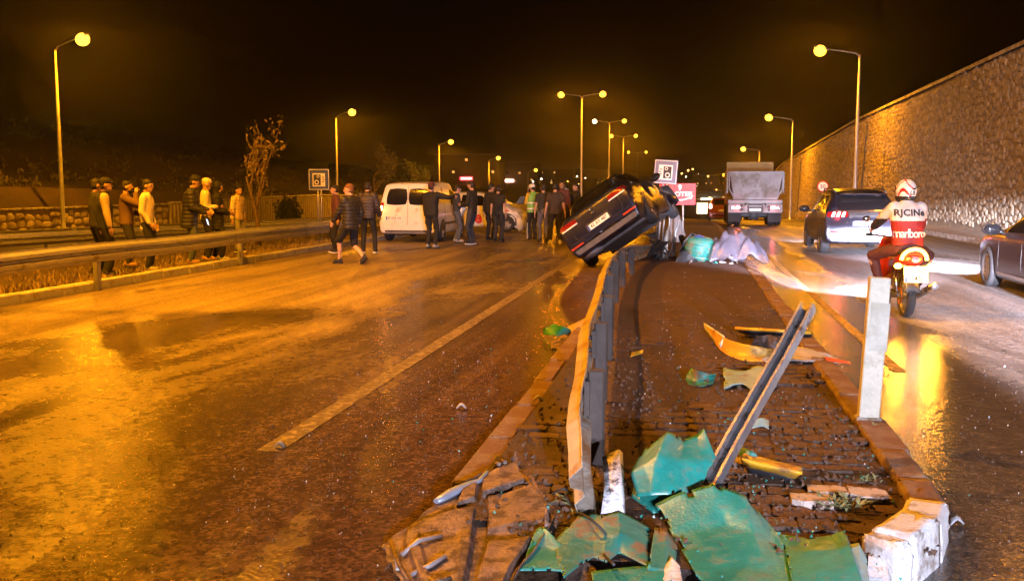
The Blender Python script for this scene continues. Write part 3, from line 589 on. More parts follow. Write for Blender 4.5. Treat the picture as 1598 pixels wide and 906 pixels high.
# ================================================================== VEHICLES
def crom(A, n):
    """Catmull-Rom resampling of rows of A, n steps per span"""
    A = np.asarray(A, float); m = len(A); out = []
    for i in range(m - 1):
        p0, p1, p2, p3 = A[max(i - 1, 0)], A[i], A[i + 1], A[min(i + 2, m - 1)]
        for k in range(n):
            t = k / n; c = .5 * ((2 * p1) + (-p0 + p2) * t + (2 * p0 - 5 * p1 + 4 * p2 - p3) * t * t + (-p0 + 3 * p1 - 3 * p2 + p3) * t ** 3)
            lo, hi = np.minimum(p1, p2), np.maximum(p1, p2); pad = (hi - lo) * .12 + .004
            out.append(np.clip(c, lo - pad, hi + pad))
    out.append(A[-1]); return np.array(out)
class Shell:
    """car body: stations (y, ztop, halfwidth, roof halfwidth, belt z, bottom z); y forward, rear at 0"""
    def __init__(s, st, ns=5, nv=4, tumble=.97):
        S = crom(st, ns); rows = []
        for y, zt, w, wr, be, zb in S:
            be = min(be, zt - .035); hm = zb + (be - zb) * .5
            sec = crom([(0, zb), (w * .8, zb), (w * .955, zb + .05), (w * .995, zb + .2 if hm > zb + .25 else hm - .02), (w, hm + .08), (w * tumble, be), (wr + (w * tumble - wr) * .12, zt - .13 if zt - be > .2 else be + (zt - be) * .5), (wr * .88, zt - .03 if zt - be > .2 else zt - .012), (wr * .5, zt - .004), (0, zt)], nv)
            rows.append([(-x, y, z) for x, z in sec[::-1]] + [(x, y, z) for x, z in sec[1:-1]])
        n = len(rows[0]); V = [p for r in rows for p in r]; F = []
        for i in range(len(rows) - 1):
            for j in range(n): F.append([i * n + j, i * n + (j + 1) % n, (i + 1) * n + (j + 1) % n, (i + 1) * n + j])
        F += [[j for j in range(n)], [(len(rows) - 1) * n + j for j in range(n)][::-1]]
        s.V, s.F = V, F; s.bvh = BVHTree.FromPolygons([Vector(v) for v in V], F)
        s.L = max(v[1] for v in V)
    def deform(s, fn):
        s.V = [tuple(fn(Vector(v))) for v in s.V]; s.bvh = BVHTree.FromPolygons([Vector(v) for v in s.V], s.F)
    def body(s, m, parent, name='body'):
        b = MB(); b.add(s.V, s.F, 0, True); return b.build(name, m, parent)
    def hit(s, ax, a, c):
        o, d = {'rear': ((a, -4, c), (0, 1, 0)), 'front': ((a, s.L + 4, c), (0, -1, 0)), 'left': ((-5, a, c), (1, 0, 0)), 'right': ((5, a, c), (-1, 0, 0)), 'top': ((a, c, 5), (0, 0, -1))}[ax]
        h = s.bvh.ray_cast(Vector(o), Vector(d)); return (h[0], h[1], Vector(d)) if h[0] else None
    def patch(s, ax, quad, off=.006, n=(8, 6), rnd_=.25, th=.0):
        """a patch laid on the body: quad = 4 corners in the plane seen along ax (a, c)"""
        q = [Vector(p) for p in quad]; rows = []
        for i in range(n[1] + 1):
            r = []
            for j in range(n[0] + 1):
                u, v = j / n[0] * 2 - 1, i / n[1] * 2 - 1
                u2, v2 = u * math.sqrt(1 - rnd_ * v * v / 2), v * math.sqrt(1 - rnd_ * u * u / 2); u2, v2 = (u2 + 1) / 2, (v2 + 1) / 2
                p = (q[0] * (1 - u2) + q[1] * u2) * (1 - v2) + (q[3] * (1 - u2) + q[2] * u2) * v2
                h = s.hit(ax, p.x, p.y); r.append(h)
            rows.append(r)
        b = MB(); V = []; ok = []
        for r in rows:
            for h in r:
                if h is None: V.append((0, 0, 0)); ok.append(False)
                else:
                    nn = h[1] if h[1].dot(h[2]) < 0 else -h[1]
                    V.append(h[0] + (nn * .5 - h[2] * .5).normalized() * off); ok.append(True)
        w = n[0] + 1; F = [[i * w + j, i * w + j + 1, (i + 1) * w + j + 1, (i + 1) * w + j] for i in range(n[1]) for j in range(n[0])]
        F = [f for f in F if all(ok[k] for k in f)]
        used = sorted({k for f in F for k in f}); mp = {k: i for i, k in enumerate(used)}
        b.add([V[k] for k in used], [[mp[k] for k in f] for f in F], 0, True); return b
    def letters(s, ax, txt, size, c, m, parent, name='lettering', off=.006, shear=0., bold=0., rot=0., spacing=1., sx=1.):
        vs, fs = text_mesh(txt, size, bold, shear, spacing); V = []
        sg = {'rear': 1, 'front': -1, 'left': -1, 'right': 1}[ax]
        for v in vs:
            x, y = v.x * math.cos(rot) * sx - v.y * math.sin(rot), v.x * math.sin(rot) * sx + v.y * math.cos(rot)
            h = s.hit(ax, c[0] + sg * x, c[1] + y); h0 = h[0] if h else Vector((0, 0, 0)); V.append(h0 - h[2] * off if h else h0)
        b = MB(); b.add(V, fs); return b.build(name, m, parent)
WHEEL = {}
def wheel(parent, x, y, z, r, w, side, spokes=5, m=alloy, name='wheel', rot=(0, 0, 0)):
    key = (r, w, spokes, m.name)
    if key not in WHEEL:
        b = MB(); b.lathe([(-w / 2 + .01, r * .64), (-w / 2, r * .7), (-w / 2, r * .9), (-w / 2 + .025, r * .975), (-w * .2, r), (w * .2, r), (w / 2 - .025, r * .975), (w / 2, r * .9), (w / 2, r * .7), (w / 2 - .01, r * .64), (-w / 2 + .01, r * .64)], 'x', n=28); ty = b.mesh('wheel', black_rub)
        b = MB(); b.lathe([(-w * .4, r * .66), (w * .42, r * .66), (w * .44, r * .63), (w * .3, r * .58), (-w * .3, r * .58)], 'x', n=24); b.lathe([(w * .4, .001), (w * .42, r * .14), (w * .3, r * .17), (w * .1, r * .17)], 'x', n=12)
        for k in range(spokes):
            a = 2 * math.pi * k / spokes
            M = Matrix.Rotation(a, 3, 'X'); b.box(M @ Vector((w * .3, 0, r * .37)), (.035, r * .17, r * .52), rot=M, bev=.008)
        rim = b.mesh('rim', m)
        b = MB(); b.lathe([(w * .02, 0), (w * .02, r * .6)], 'x', n=20); dk = b.mesh('brake_disc', black_pl); WHEEL[key] = (ty, rim, dk)
    ty, rim, dk = WHEEL[key]
    o = link(name, ty, parent, (x, y, z), (rot[0], rot[1], rot[2] + (0 if side > 0 else math.pi))); link('rim', rim, o); link('brake_disc', dk, o); return o
def wheels(sh, t, ys, r, w, half, spokes=5, m=alloy, arch=.07, inset=.02, which=(0, 1, 2, 3)):
    i = 0
    for y in ys:
        for sx in (-1, 1):
            if i in which:
                b = MB(); N = 22; ring = []
                for k in range(N + 1):
                    a = math.pi * (k / N) * 1.16 - math.pi * .08; ring.append((y + (r + arch) * math.cos(a), r + (r + arch) * math.sin(a)))
                V = []; ax = 'right' if sx > 0 else 'left'
                for f in (1., .55, .1):
                    for a, c in ring:
                        h = sh.hit(ax, y + (a - y) * f, max(r * .62, r + (c - r) * f)); V.append((h[0] + Vector((sx * .006, 0, 0))) if h else Vector((sx * (half - .03), y + (a - y) * f, r + (c - r) * f)))
                n = N + 1; b.add(V, [[q * n + k, q * n + k + 1, (q + 1) * n + k + 1, (q + 1) * n + k] for q in (0, 1) for k in range(N)]); b.build('wheel_arch', black_pl, t)
                wheel(t, sx * (half - w / 2 - inset + .03), y, r, r, w, sx, spokes, m)
            i += 1
def mirror(t, m, x, y, z, sx, s=1.):
    b = MB(); b.ball((x + sx * .13 * s, y, z), (.13 * s, .07 * s, .085 * s), n=12, m=8); b.tube([(x - sx * .04, y, z - .07), (x + sx * .06, y, z - .03)], .025, 6); o = b.build('mirror', m, t)
    b = MB(); b.ball((x + sx * .13 * s, y - .05 * s, z), (.11 * s, .03 * s, .068 * s), n=10, m=6); b.build('mirror_glass', dark_glass, o)
def plate(sh, t, ax, cx, cz, w, h, txt, ang=0., tilt=None, off=.014):
    hh = sh.hit(ax, cx, cz)[0]; sg = 1 if ax == 'rear' else -1
    b = MB(); b.box((0, 0, 0), (w, .012, h), bev=.004); p = b.build('number_plate', white_pl, t); p.location = (cx, hh.y - sg * off, cz); p.rotation_euler = (tilt or 0, 0, 0)
    b = MB(); b.box((-w * .46, -.0075, 0), (w * .07, .004, h * .96)); b.build('country_band', plate_blue, p)
    vs, fs = text_mesh(txt, h * .82, .0015); b = MB(); k = max(v.x for v in vs) * 2; sc = min(1., w * .82 / k); b.add([(v.x * sc + w * .03, -.0085, v.y) for v in vs], fs); b.build('number', plate_black, p); return p
red_lens = mat('red lamp glass', (.17, .008, .008), .15, 0, .1, coat=.5); red_lit = mat('lit red lamp', (.8, .05, .05), .3, emit=(1, .03, .05), es=9.); red_hot = mat('bright red lamp core', (1, .5, .5), .3, emit=(1, .42, .36), es=14)
amber_lit = mat('lit amber lamp', (1, .5, .05), .3, emit=(1, .42, .03), es=40); lamp_clear = mat('clear lamp glass', (.7, .7, .72), .1, 0, .05, coat=.5)
lit_head = mat('lit headlamp', (1, 1, 1), .3, emit=(.8, .85, 1), es=30); COOLW = (.78, .77, 1)
def carpaint(name, c, rough=.35, metal=.3, dirt=(.1, .075, .05), amt=.25): return mat(name, c, rough, metal, .06, 2, 0, coat=.55, dirt=dirt, dirt_amt=amt, dirt_scale=2.2)

# ---------------------------------------------------- crashed dark sedan, up on the guardrail
navy = carpaint('dark blue black paint', (.010, .013, .032), .3, .35, (.05, .042, .035), .16)
sh = Shell([(0, .42, .62, .55, .40, .30), (.0, .62, .80, .74, .58, .27), (.05, .86, .855, .78, .78, .24), (.12, 1.03, .865, .76, .92, .23), (.32, 1.115, .885, .70, .965, .2), (.62, 1.165, .90, .66, .975, .19), (1.0, 1.35, .91, .62, .97, .19), (1.45, 1.455, .915, .60, .955, .18), (2.1, 1.48, .915, .61, .945, .18), (2.7, 1.44, .915, .60, .935, .18), (3.05, 1.29, .91, .63, .935, .18), (3.5, 1.03, .905, .72, .93, .18), (3.95, .93, .89, .72, .84, .2), (4.35, .82, .85, .68, .74, .22), (4.58, .66, .74, .6, .6, .26), (4.64, .5, .6, .5, .46, .32)])
def crush(v):
    if v.y > 3.0 and v.x > .1:
        k = smin((v.y - 3.0) / 1.2) * smin(v.x / .6); v = v + Vector((-.22 * k, -.45 * k, .05 * k)) + Vector((noise.noise(v * 3), noise.noise(v * 3 + Vector((9, 0, 0))), noise.noise(v * 4))) * .12 * k
    if v.x > .5 and v.y < 3.2: v = v + Vector((-.09 * max(0, noise.noise(v * 2.2)), 0, 0))
    v = v + Vector((noise.noise(v * 3.7), noise.noise(v * 3.1 + Vector((4, 0, 0))), noise.noise(v * 3.3 + Vector((0, 7, 0))))) * .008
    return v
sh.deform(crush)
T = thing('crashed_car', 'dark blue sedan wrecked and tilted on its side against the median guardrail', 'car', (-1.46, 20.5, .45))
T.rotation_mode = 'QUATERNION'
T.rotation_quaternion = Matrix.Rotation(R(-9), 3, 'Z').to_quaternion() @ Matrix.Rotation(R(-35), 3, 'Y').to_quaternion() @ Matrix.Rotation(R(1), 3, 'X').to_quaternion()
sh.body(navy, T)
sh.patch('rear', [(-.52, 1.13), (.52, 1.13), (.44, 1.40), (-.44, 1.40)], .006, (12, 6), .2).build('rear_window', dark_glass, T)
for s_, ax in ((-1, 'left'), (1, 'right')):
    for q in ([(1.0, 1.02), (1.85, .985), (1.85, 1.36), (1.28, 1.35)], [(1.92, .985), (2.95, .97), (2.66, 1.33), (1.92, 1.37)]): sh.patch(ax, q, .005, (8, 5), .15).build('side_window', dark_glass, T)
sh.patch('top', [(-.58, 3.32), (.58, 3.32), (.5, 2.85), (-.5, 2.85)], .006, (10, 6), .15).build('windscreen', mat('shattered glass', (.16, .15, .14), .35, 0, .5, 18, .8, 50), T)
for s_ in (-1, 1):
    o = sh.patch('rear', [(s_ * .38, .84), (s_ * .83, .86), (s_ * .80, .99), (s_ * .42, .97)] if s_ > 0 else [(-.83, .86), (-.38, .84), (-.42, .97), (-.80, .99)], .008, (8, 4), .3).build('tail_light', red_lens, T)
    sh.patch('rear', [(min(s_ * .40, s_ * .8), .85), (max(s_ * .40, s_ * .8), .85), (max(s_ * .40, s_ * .8), .878), (min(s_ * .40, s_ * .8), .878)], .014, (8, 2), .1).build('lamp_strip', lamp_clear, o)
    sh.patch('rear', [(s_ * .66 - .16, .435), (s_ * .66 + .16, .435), (s_ * .66 + .16, .475), (s_ * .66 - .16, .475)], .008, (6, 2), .2).build('reflector', mat('orange red reflector', (.4, .05, .015), .25, 0, .05), T)
plate(sh, T, 'rear', 0, .63, .52, .115, '42 AY 487', tilt=R(-8), off=.03)
sh.patch('rear', [(-.3, .555), (.3, .555), (.29, .735), (-.29, .735)], .003, (8, 4), .15).build('plate_recess', black_pl, T)
b = MB(); b.lathe([(-.012, .058), (0, .06), (.004, .046), (-.006, .044)], 'y', (0, 0, 0), 20); b.box((0, -.002, 0), (.075, .008, .012), rot=(0, .9, 0)); b.box((0, -.002, 0), (.075, .008, .012), rot=(0, -.9, 0)); o = b.build('badge', chrome, T); h = sh.hit('rear', 0, .90)[0]; o.location = (0, h.y - .012, .90); o.rotation_euler = (R(-15), 0, 0)
for q in ([(-.62, 1.0), (-.615, .85), (-.6, .62), (-.56, .545), (-.3, .535), (0, .533), (.3, .535), (.56, .545), (.6, .62), (.615, .85), (.62, 1.0)], [(-.84, .60), (-.7, .535), (-.58, .53)], [(.84, .60), (.7, .535), (.58, .53)]):
    b = MB(); b.tube([sh.hit('rear', x, z)[0] for x, z in q], .007, 5); b.build('panel_gap', black_pl, T)
b = MB(); b.tube([sh.hit('rear', x, 1.035)[0] + Vector((0, -.004, 0)) for x in np.linspace(-.78, .78, 14)], .009, 6); b.build('boot_lip', navy, T)
for s_ in (-1, 1):
    b = MB(); b.tube([sh.hit('left' if s_ < 0 else 'right', y, z)[0] for y, z in ((.98, 1.0), (1.25, 1.37), (1.5, 1.41), (2.2, 1.41), (2.7, 1.35), (3.0, 1.0))], .01, 6); b.build('window_trim', chrome, T)
    for y in (1.9, 3.0): b = MB(); b.tube([sh.hit('left' if s_ < 0 else 'right', y, z)[0] for z in np.linspace(.32, .95, 6)], .006, 4); b.build('door_seam', black_pl, T)
sh.letters('rear', 'PASSAT', .05, (.42, .80), chrome, T, 'model_lettering', .008, spacing=1.9)
sh.patch('rear', [(-.74, .28), (.74, .28), (.78, .39), (-.78, .39)], .008, (14, 3), .1).build('rear_bumper_lower', mat('grey scuffed plastic', (.08, .08, .085), .55, 0, .3, 8, .3, 40), T)
b = MB(); b.box((0, 2.2, .2), (1.5, 3.6, .1), bev=.03); b.build('underbody', mat('underbody', (.11, .11, .115), .6, .3, .3, 6, .4, 30), T)
b = MB(); b.ball((-.52, .42, .24), (.28, .25, .13)); b.build('silencer', mat('silencer steel', (.38, .4, .44), .4, .6, .2), T)
b = MB(); b.tube([(-.5, .5, .22), (-.3, 1.2, .2), (-.1, 2.2, .18)], .03, 8); b.tube([(.46, .05, .27), (.46, .3, .27)], .04, 8); b.build('exhaust_pipe', alloy, T)
b = MB(); b.tube([(-.74, .95, .3), (0, .9, .24), (.74, .95, .3)], .045, 8); b.build('rear_axle', mat('oily axle', (.09, .09, .09), .5, .5), T)
wheels(sh, T, (.95, 3.55), .32, .21, .9, 5, which=(0, 1, 2, 3))
mirror(T, navy, .88, 2.95, 1.0, 1, 1.05); mirror(T, navy, -.88, 2.95, 1.0, -1)
b = MB(); r2 = random.Random(3)                   # torn front wing and hanging plastic
rows = [[Vector((.62 + .3 * math.sin(i * .9) * .5 + j * .07, 3.3 + i * .22, .95 - j * .16 + .06 * math.sin(i * 2 + j))) for j in range(5)] for i in range(5)]
b.grid(rows, th=.006); b.build('torn_wing', navy, T)
b = MB(); b.grid([[Vector((.4 + j * .2, 4.15 + .1 * math.sin(j * 2 + i), .82 - i * .16 + .05 * math.cos(j * 3))) for j in range(4)] for i in range(4)], th=.01); b.build('hanging_bumper', black_pl, T)

# ---------------------------------------------------- white van
wh = carpaint('white van paint', (.74, .72, .68), .35, 0, (.35, .27, .18), .25)
sh = Shell([(0, .42, .7, .66, .40, .34), (.0, .66, .84, .8, .6, .3), (.03, .9, .88, .84, .84, .28), (.06, 1.1, .89, .84, 1.03, .26), (.12, 1.42, .9, .80, 1.1, .25), (.2, 1.68, .9, .76, 1.12, .24), (.36, 1.79, .9, .74, 1.12, .24), (1.2, 1.83, .9, .73, 1.1, .22), (2.3, 1.83, .9, .72, 1.08, .22), (2.75, 1.74, .9, .70, 1.06, .22), (3.2, 1.42, .9, .72, 1.03, .22), (3.55, 1.12, .89, .76, 1.0, .22), (4.0, .98, .86, .72, .88, .24), (4.22, .78, .78, .64, .7, .27), (4.28, .55, .65, .55, .5, .32)])
T = thing('van', 'white panel van parked with its rear lamp lit, men beside it', 'van', (-8.38, 29.2, 0))
sh.body(wh, T)
for q in ([(-.7, 1.12), (-.02, 1.12), (-.02, 1.62), (-.62, 1.62)], [(.02, 1.12), (.7, 1.12), (.62, 1.62), (.02, 1.62)]): sh.patch('rear', q, .007, (8, 8), .42).build('rear_window', dark_glass, T)
b = MB(); hh = [sh.hit('rear', 0., z)[0] for z in np.linspace(.5, 1.72, 10)]; b.tube([h + Vector((.0, -.002, 0)) for h in hh], .006, 5); b.build('door_seam', black_pl, T)
sh.patch('rear', [(-.8, .36), (.8, .36), (.82, .52), (-.82, .52)], .02, (14, 4), .12).build('rear_bumper', wh, T)
sh.patch('rear', [(-.7, .28), (.7, .28), (.72, .36), (-.72, .36)], .01, (10, 2), .1).build('bumper_lower', black_pl, T)
o = sh.patch('rear', [(-.885, .86), (-.79, .86), (-.74, 1.2), (-.86, 1.2)], .012, (4, 8), .3).build('tail_light', red_lens, T)
sh.patch('rear', [(-.875, .95), (-.80, .95), (-.79, 1.1), (-.865, 1.1)], .02, (3, 4), .3).build('bulb', mat('lit van lamp', (1, .5, .2), .3, emit=(1, .5, .12), es=30), o)
lamp('van_lamp', 'POINT', (-.86, -.15, 1.03), 8, (1, .25, .05), T, radius=.06)
sh.patch('rear', [(.79, .86), (.885, .86), (.86, 1.2), (.74, 1.2)], .012, (4, 8), .3).build('tail_light', red_lens, T)
b = MB(); b.box((0, 0, 0), (.22, .02, .03), bev=.006); o = b.build('brake_light', red_lens, T); o.location = (-.14, .24, 1.735)
plate(sh, T, 'rear', -.42, .73, .5, .115, '07 AZR 124')
sh.patch('rear', [(-.16, .95), (-.02, .95), (-.02, 1.0), (-.16, 1.0)], .02, (4, 2), .2).build('door_handle', wh, T)
sh.letters('rear', 'opel', .09, (.24, .92), alloy, T, 'maker_lettering')
for ax in ('left', 'right'):
    sh.patch(ax, [(2.05, 1.1), (3.0, 1.08), (2.72, 1.55), (2.05, 1.6)], .006, (8, 6), .2).build('side_window', dark_glass, T)
    sh.patch(ax, [(.5, .5), (3.2, .5), (3.2, .58), (.5, .58)], .01, (12, 2), .1).build('rub_strip', black_pl, T)
    b = MB(); sx = -1 if ax == 'left' else 1; b.tube([sh.hit(ax, 1.15, z)[0] for z in np.linspace(.4, 1.65, 8)], .006, 4); b.build('door_seam', black_pl, T)
sh.patch('top', [(-.62, 3.3), (.62, 3.3), (.6, 2.8), (-.6, 2.8)], .006).build('windscreen', dark_glass, T)
wheels(sh, T, (.82, 3.5), .31, .19, .9); mirror(T, black_pl, .88, 3.05, 1.12, 1, 1.2); mirror(T, black_pl, -.88, 3.05, 1.12, -1, 1.2)
for s_ in (-1, 1): sh.patch('front', [(s_ * .6 - .15, .7), (s_ * .6 + .15, .7), (s_ * .6 + .12, .86), (s_ * .6 - .1, .86)], .01).build('headlight', lamp_clear, T)

# ---------------------------------------------------- white hatchback across the road
sh = Shell([(0, .42, .62, .56, .40, .32), (.0, .62, .78, .72, .58, .28), (.04, .85, .83, .77, .8, .24), (.08, 1.02, .84, .76, .94, .22), (.2, 1.2, .845, .68, .97, .2), (.42, 1.38, .85, .60, .97, .19), (.8, 1.455, .855, .58, .96, .18), (1.5, 1.48, .86, .58, .945, .18), (2.1, 1.45, .86, .58, .935, .18), (2.6, 1.24, .855, .62, .925, .18), (3.0, 1.02, .85, .68, .915, .18), (3.45, .93, .83, .66, .83, .2), (3.8, .82, .78, .6, .73, .22), (3.96, .6, .64, .5, .54, .28), (4.0, .48, .5, .4, .44, .32)])
def crush2(v):
    if v.y > 2.9:
        k = smin((v.y - 2.9) / .9); v = v + Vector((noise.noise(v * 4) * .1, -.18 * k + noise.noise(v * 5) * .08, (-.1 + noise.noise(v * 3.3) * .16))) * k
    return v
sh.deform(crush2)
wh2 = carpaint('white hatchback paint', (.72, .70, .66), .35, 0, (.4, .3, .2), .2)
T = thing('damaged_hatchback', 'white hatchback with red lettering and crushed nose standing across the road', 'car', (-9.75, 37.6, 0), R(-90 - 4))
sh.body(wh2, T)
for ax in ('left', 'right'):
    for q in ([(.42, 1.0), (1.3, .97), (1.3, 1.36), (.68, 1.34)], [(1.37, .97), (2.55, .955), (2.15, 1.34), (1.37, 1.37)]): sh.patch(ax, q, .006, (8, 5), .18).build('side_window', dark_glass, T)
    for y in (1.33, 2.4): b = MB(); b.tube([sh.hit(ax, y, z)[0] for z in np.linspace(.3, .95, 6)], .005, 4); b.build('door_seam', black_pl, T)
    sh.patch(ax, [(1.45, .80), (1.62, .80), (1.62, .84), (1.45, .84)], .02, (3, 2), .3).build('door_handle', black_pl, T)
sh.patch('top', [(-.55, 2.85), (.55, 2.85), (.48, 2.3), (-.48, 2.3)], .006).build('windscreen', dark_glass, T)
sh.patch('rear', [(-.52, 1.06), (.52, 1.06), (.45, 1.34), (-.45, 1.34)], .006).build('rear_window', dark_glass, T)
livery = mat('red lettering', (.55, .02, .02), .4, 0, .1); livery_b = mat('blue lettering', (.03, .07, .35), .4, 0, .1)
sh.letters('right', 'ne', .62, (1.9, .52), livery, T, bold=.02); sh.letters('right', 'net servis', .12, (1.85, .32), livery_b, T)
sh.letters('right', 'SE', .22, (2.9, .72), livery, T, 'emblem', rot=.25, bold=.02); sh.letters('right', 'r', .3, (3.15, .78), livery, T, 'emblem', rot=-.6, bold=.02)
b = MB(); b.grid([[Vector((x, 3.15 - .35 * k + .04 * math.sin(4 * x), .98 + .22 * k + .03 * math.sin(5 * x + k))) for x in np.linspace(-.6, .6, 6)] for k in (0, .5, 1)], th=.01); b.build('sprung_bonnet', wh2, T)
wheels(sh, T, (.68, 3.15), .31, .19, .855, 7); mirror(T, wh2, .83, 2.5, .98, 1); mirror(T, wh2, -.83, 2.5, .98, -1)
for s_ in (-1, 1):
    sh.patch('front', [(s_ * .5 - .14, .6), (s_ * .5 + .14, .6), (s_ * .5 + .12, .74), (s_ * .5 - .1, .74)], .01).build('headlight', lamp_clear, T)
    sh.patch('rear', [(s_ * .72 - .07, .75), (s_ * .72 + .07, .75), (s_ * .7 + .05, 1.0), (s_ * .7 - .05, 1.0)], .01).build('tail_light', red_lens, T)

# ---------------------------------------------------- dark SUV driving off
suvp = carpaint('dark blue grey paint', (.02, .021, .036), .3, .4, (.2, .17, .15), .15)
sh = Shell([(0, .48, .7, .64, .46, .4), (.0, .68, .88, .8, .64, .34), (.05, .88, .915, .86, .84, .3), (.1, 1.06, .92, .86, .98, .28), (.22, 1.26, .92, .75, 1.02, .27), (.48, 1.5, .92, .66, 1.03, .26), (.9, 1.6, .92, .64, 1.02, .25), (1.6, 1.635, .92, .65, 1.0, .25), (2.3, 1.60, .92, .64, .99, .25), (2.8, 1.40, .92, .67, .985, .25), (3.2, 1.14, .915, .74, .975, .25), (3.7, 1.04, .9, .74, .92, .26), (4.2, .9, .86, .68, .8, .28), (4.4, .7, .72, .58, .62, .32)])
T = thing('suv', 'dark blue SUV with red claw tail lights driving away ahead of the motorcyclist', 'car', (4.25, 25.6, 0), R(1))
sh.body(suvp, T)
sh.patch('rear', [(-.66, 1.1), (.66, 1.1), (.55, 1.45), (-.55, 1.45)], .006, (12, 6), .25).build('rear_window', dark_glass, T)
for ax in ('left', 'right'):
    for q in ([(.7, 1.1), (1.55, 1.06), (1.55, 1.46), (1.0, 1.45)], [(1.62, 1.06), (2.85, 1.03), (2.45, 1.43), (1.62, 1.47)]): sh.patch(ax, q, .006, (8, 5), .15).build('side_window', dark_glass, T)
for s_ in (-1, 1):
    o = sh.patch('rear', [(min(s_ * .36, s_ * .88), .93), (max(s_ * .36, s_ * .88), .93), (max(s_ * .36, s_ * .85), 1.07), (min(s_ * .36, s_ * .85), 1.07)], .008, (8, 4), .2).build('tail_light', red_lens, T)
    for k in range(3):
        x = s_ * (.50 + k * .12); sh.patch('rear', [(x - .036, .94), (x + .036, .94), (x + .03 - s_ * .05, 1.06), (x - .03 - s_ * .05, 1.06)], .016, (3, 4), .3).build('claw', red_hot, o)
    h = sh.hit('rear', s_ * .6, 1.0)[0]; lamp('tail_glow', 'POINT', (s_ * .6, h.y - .15, 1.0), 7, (1, .03, .05), T, radius=.08)
    sh.patch('rear', [(s_ * .68 - .1, .52), (s_ * .68 + .1, .52), (s_ * .68 + .1, .6), (s_ * .68 - .1, .6)], .01, (4, 2), .3).build('reflector', red_lens, T)
sh.patch('rear', [(-.35, .93), (.35, .93), (.35, 1.07), (-.35, 1.07)], .006, (6, 3), .05).build('light_bar', black_pl, T)
plate(sh, T, 'rear', 0, .78, .52, .115, '34 RT 508')
sh.patch('rear', [(-.78, .34), (.78, .34), (.82, .56), (-.82, .56)], .012, (14, 4), .15).build('rear_bumper', mat('silver skid plate', (.13, .13, .14), .4, .3, .1), T)
sh.letters('rear', 'PEUGEOT', .055, (-.0, 1.0), chrome, T, 'maker_lettering', .012, spacing=1.4)
for s_ in (-1, 1):
    b = MB(); b.tube([(s_ * .6, .55, 1.55), (s_ * .62, 1.2, 1.64), (s_ * .62, 2.2, 1.63), (s_ * .61, 2.5, 1.55)], .02, 6); b.build('roof_rail', black_pl, T)
b = MB(); b.grid([[Vector((x, .42 - .2 * k, 1.53 - .02 * k)) for x in np.linspace(-.55, .55, 7)] for k in (0, 1)], th=.03); b.build('spoiler', suvp, T)
for s_ in (-1, 1):
    sh.patch('front', [(s_ * .6 - .16, .78), (s_ * .6 + .16, .78), (s_ * .6 + .14, .88), (s_ * .6 - .14, .88)], .01).build('headlight', lit_head, T); lamp('headlight_beam', 'SPOT', (s_ * .62, 4.5, .8), 3000, COOLW, T, rot=(R(80), 0, 0), radius=.05, cone=44, blend=.7)
wheels(sh, T, (.88, 3.55), .355, .22, .92); mirror(T, black_pl, -.9, 2.95, 1.08, -1, 1.15); mirror(T, black_pl, .9, 2.95, 1.08, 1, 1.15)
for s_ in (-1, 1):
    b = MB(); b.box((s_ * .5, .05, .33), (.22, .08, .05), bev=.02); b.build('exhaust', chrome, T)

# ---------------------------------------------------- dark saloon at the frame edge
burg = carpaint('plum grey paint', (.045, .03, .042), .28, .5, (.15, .12, .1), .12)
sh = Shell([(0, .42, .62, .55, .40, .30), (.0, .62, .80, .74, .58, .27), (.05, .86, .88, .82, .80, .24), (.10, 1.02, .89, .83, .94, .22), (.35, 1.07, .90, .78, .96, .2), (.75, 1.14, .91, .68, .96, .18), (1.2, 1.34, .915, .62, .95, .17), (1.7, 1.43, .92, .60, .94, .17), (2.3, 1.45, .92, .6, .93, .17), (2.8, 1.36, .92, .61, .92, .17), (3.2, 1.14, .915, .68, .91, .17), (3.6, 1.0, .91, .73, .90, .18), (4.1, .92, .89, .72, .83, .2), (4.5, .80, .84, .66, .72, .22), (4.7, .62, .7, .56, .56, .26)])
T = thing('saloon', 'plum grey saloon cut by the frame edge, front wheel turned to traffic', 'car', (5.95, 14.35, 0), R(0))
sh.body(burg, T)
for ax in ('left', 'right'):
    for q in ([(1.15, 1.0), (1.95, .97), (1.95, 1.33), (1.4, 1.3)], [(2.02, .97), (3.15, .955), (2.75, 1.28), (2.02, 1.34)]): sh.patch(ax, q, .005, (8, 5), .15).build('side_window', dark_glass, T)
    sh.patch(ax, [(.9, .24), (3.2, .24), (3.2, .3), (.9, .3)], .012, (12, 2), .05).build('sill_trim', chrome, T)
    for y in (1.98, 3.15): b = MB(); b.tube([sh.hit(ax, y, z)[0] for z in np.linspace(.3, .92, 6)], .005, 4); b.build('door_seam', black_pl, T)
sh.patch('top', [(-.6, 3.35), (.6, 3.35), (.5, 2.9), (-.5, 2.9)], .006).build('windscreen', dark_glass, T)
sh.patch('rear', [(-.55, 1.1), (.55, 1.1), (.45, 1.36), (-.45, 1.36)], .006).build('rear_window', dark_glass, T)
for s_ in (-1, 1):
    sh.patch('front', [(s_ * .6 - .18, .62), (s_ * .6 + .18, .62), (s_ * .6 + .15, .76), (s_ * .6 - .15, .76)], .01).build('headlight', lit_head, T); lamp('headlight_beam', 'SPOT', (s_ * .6, 4.85, .68), 34000, COOLW, T, rot=(R(78.5), 0, R(3)), radius=.05, cone=36, blend=1.); sh.patch('rear', [(s_ * .62 - .2, .78), (s_ * .62 + .2, .78), (s_ * .62 + .18, .92), (s_ * .62 - .18, .92)], .01).build('tail_light', red_lens, T)
wheels(sh, T, (.98, 3.72), .34, .225, .915, 10, arch=.05, inset=.0); mirror(T, black_pl, -.89, 3.12, 1.0, -1, 1.2); mirror(T, black_pl, .89, 3.12, 1.0, 1, 1.2)

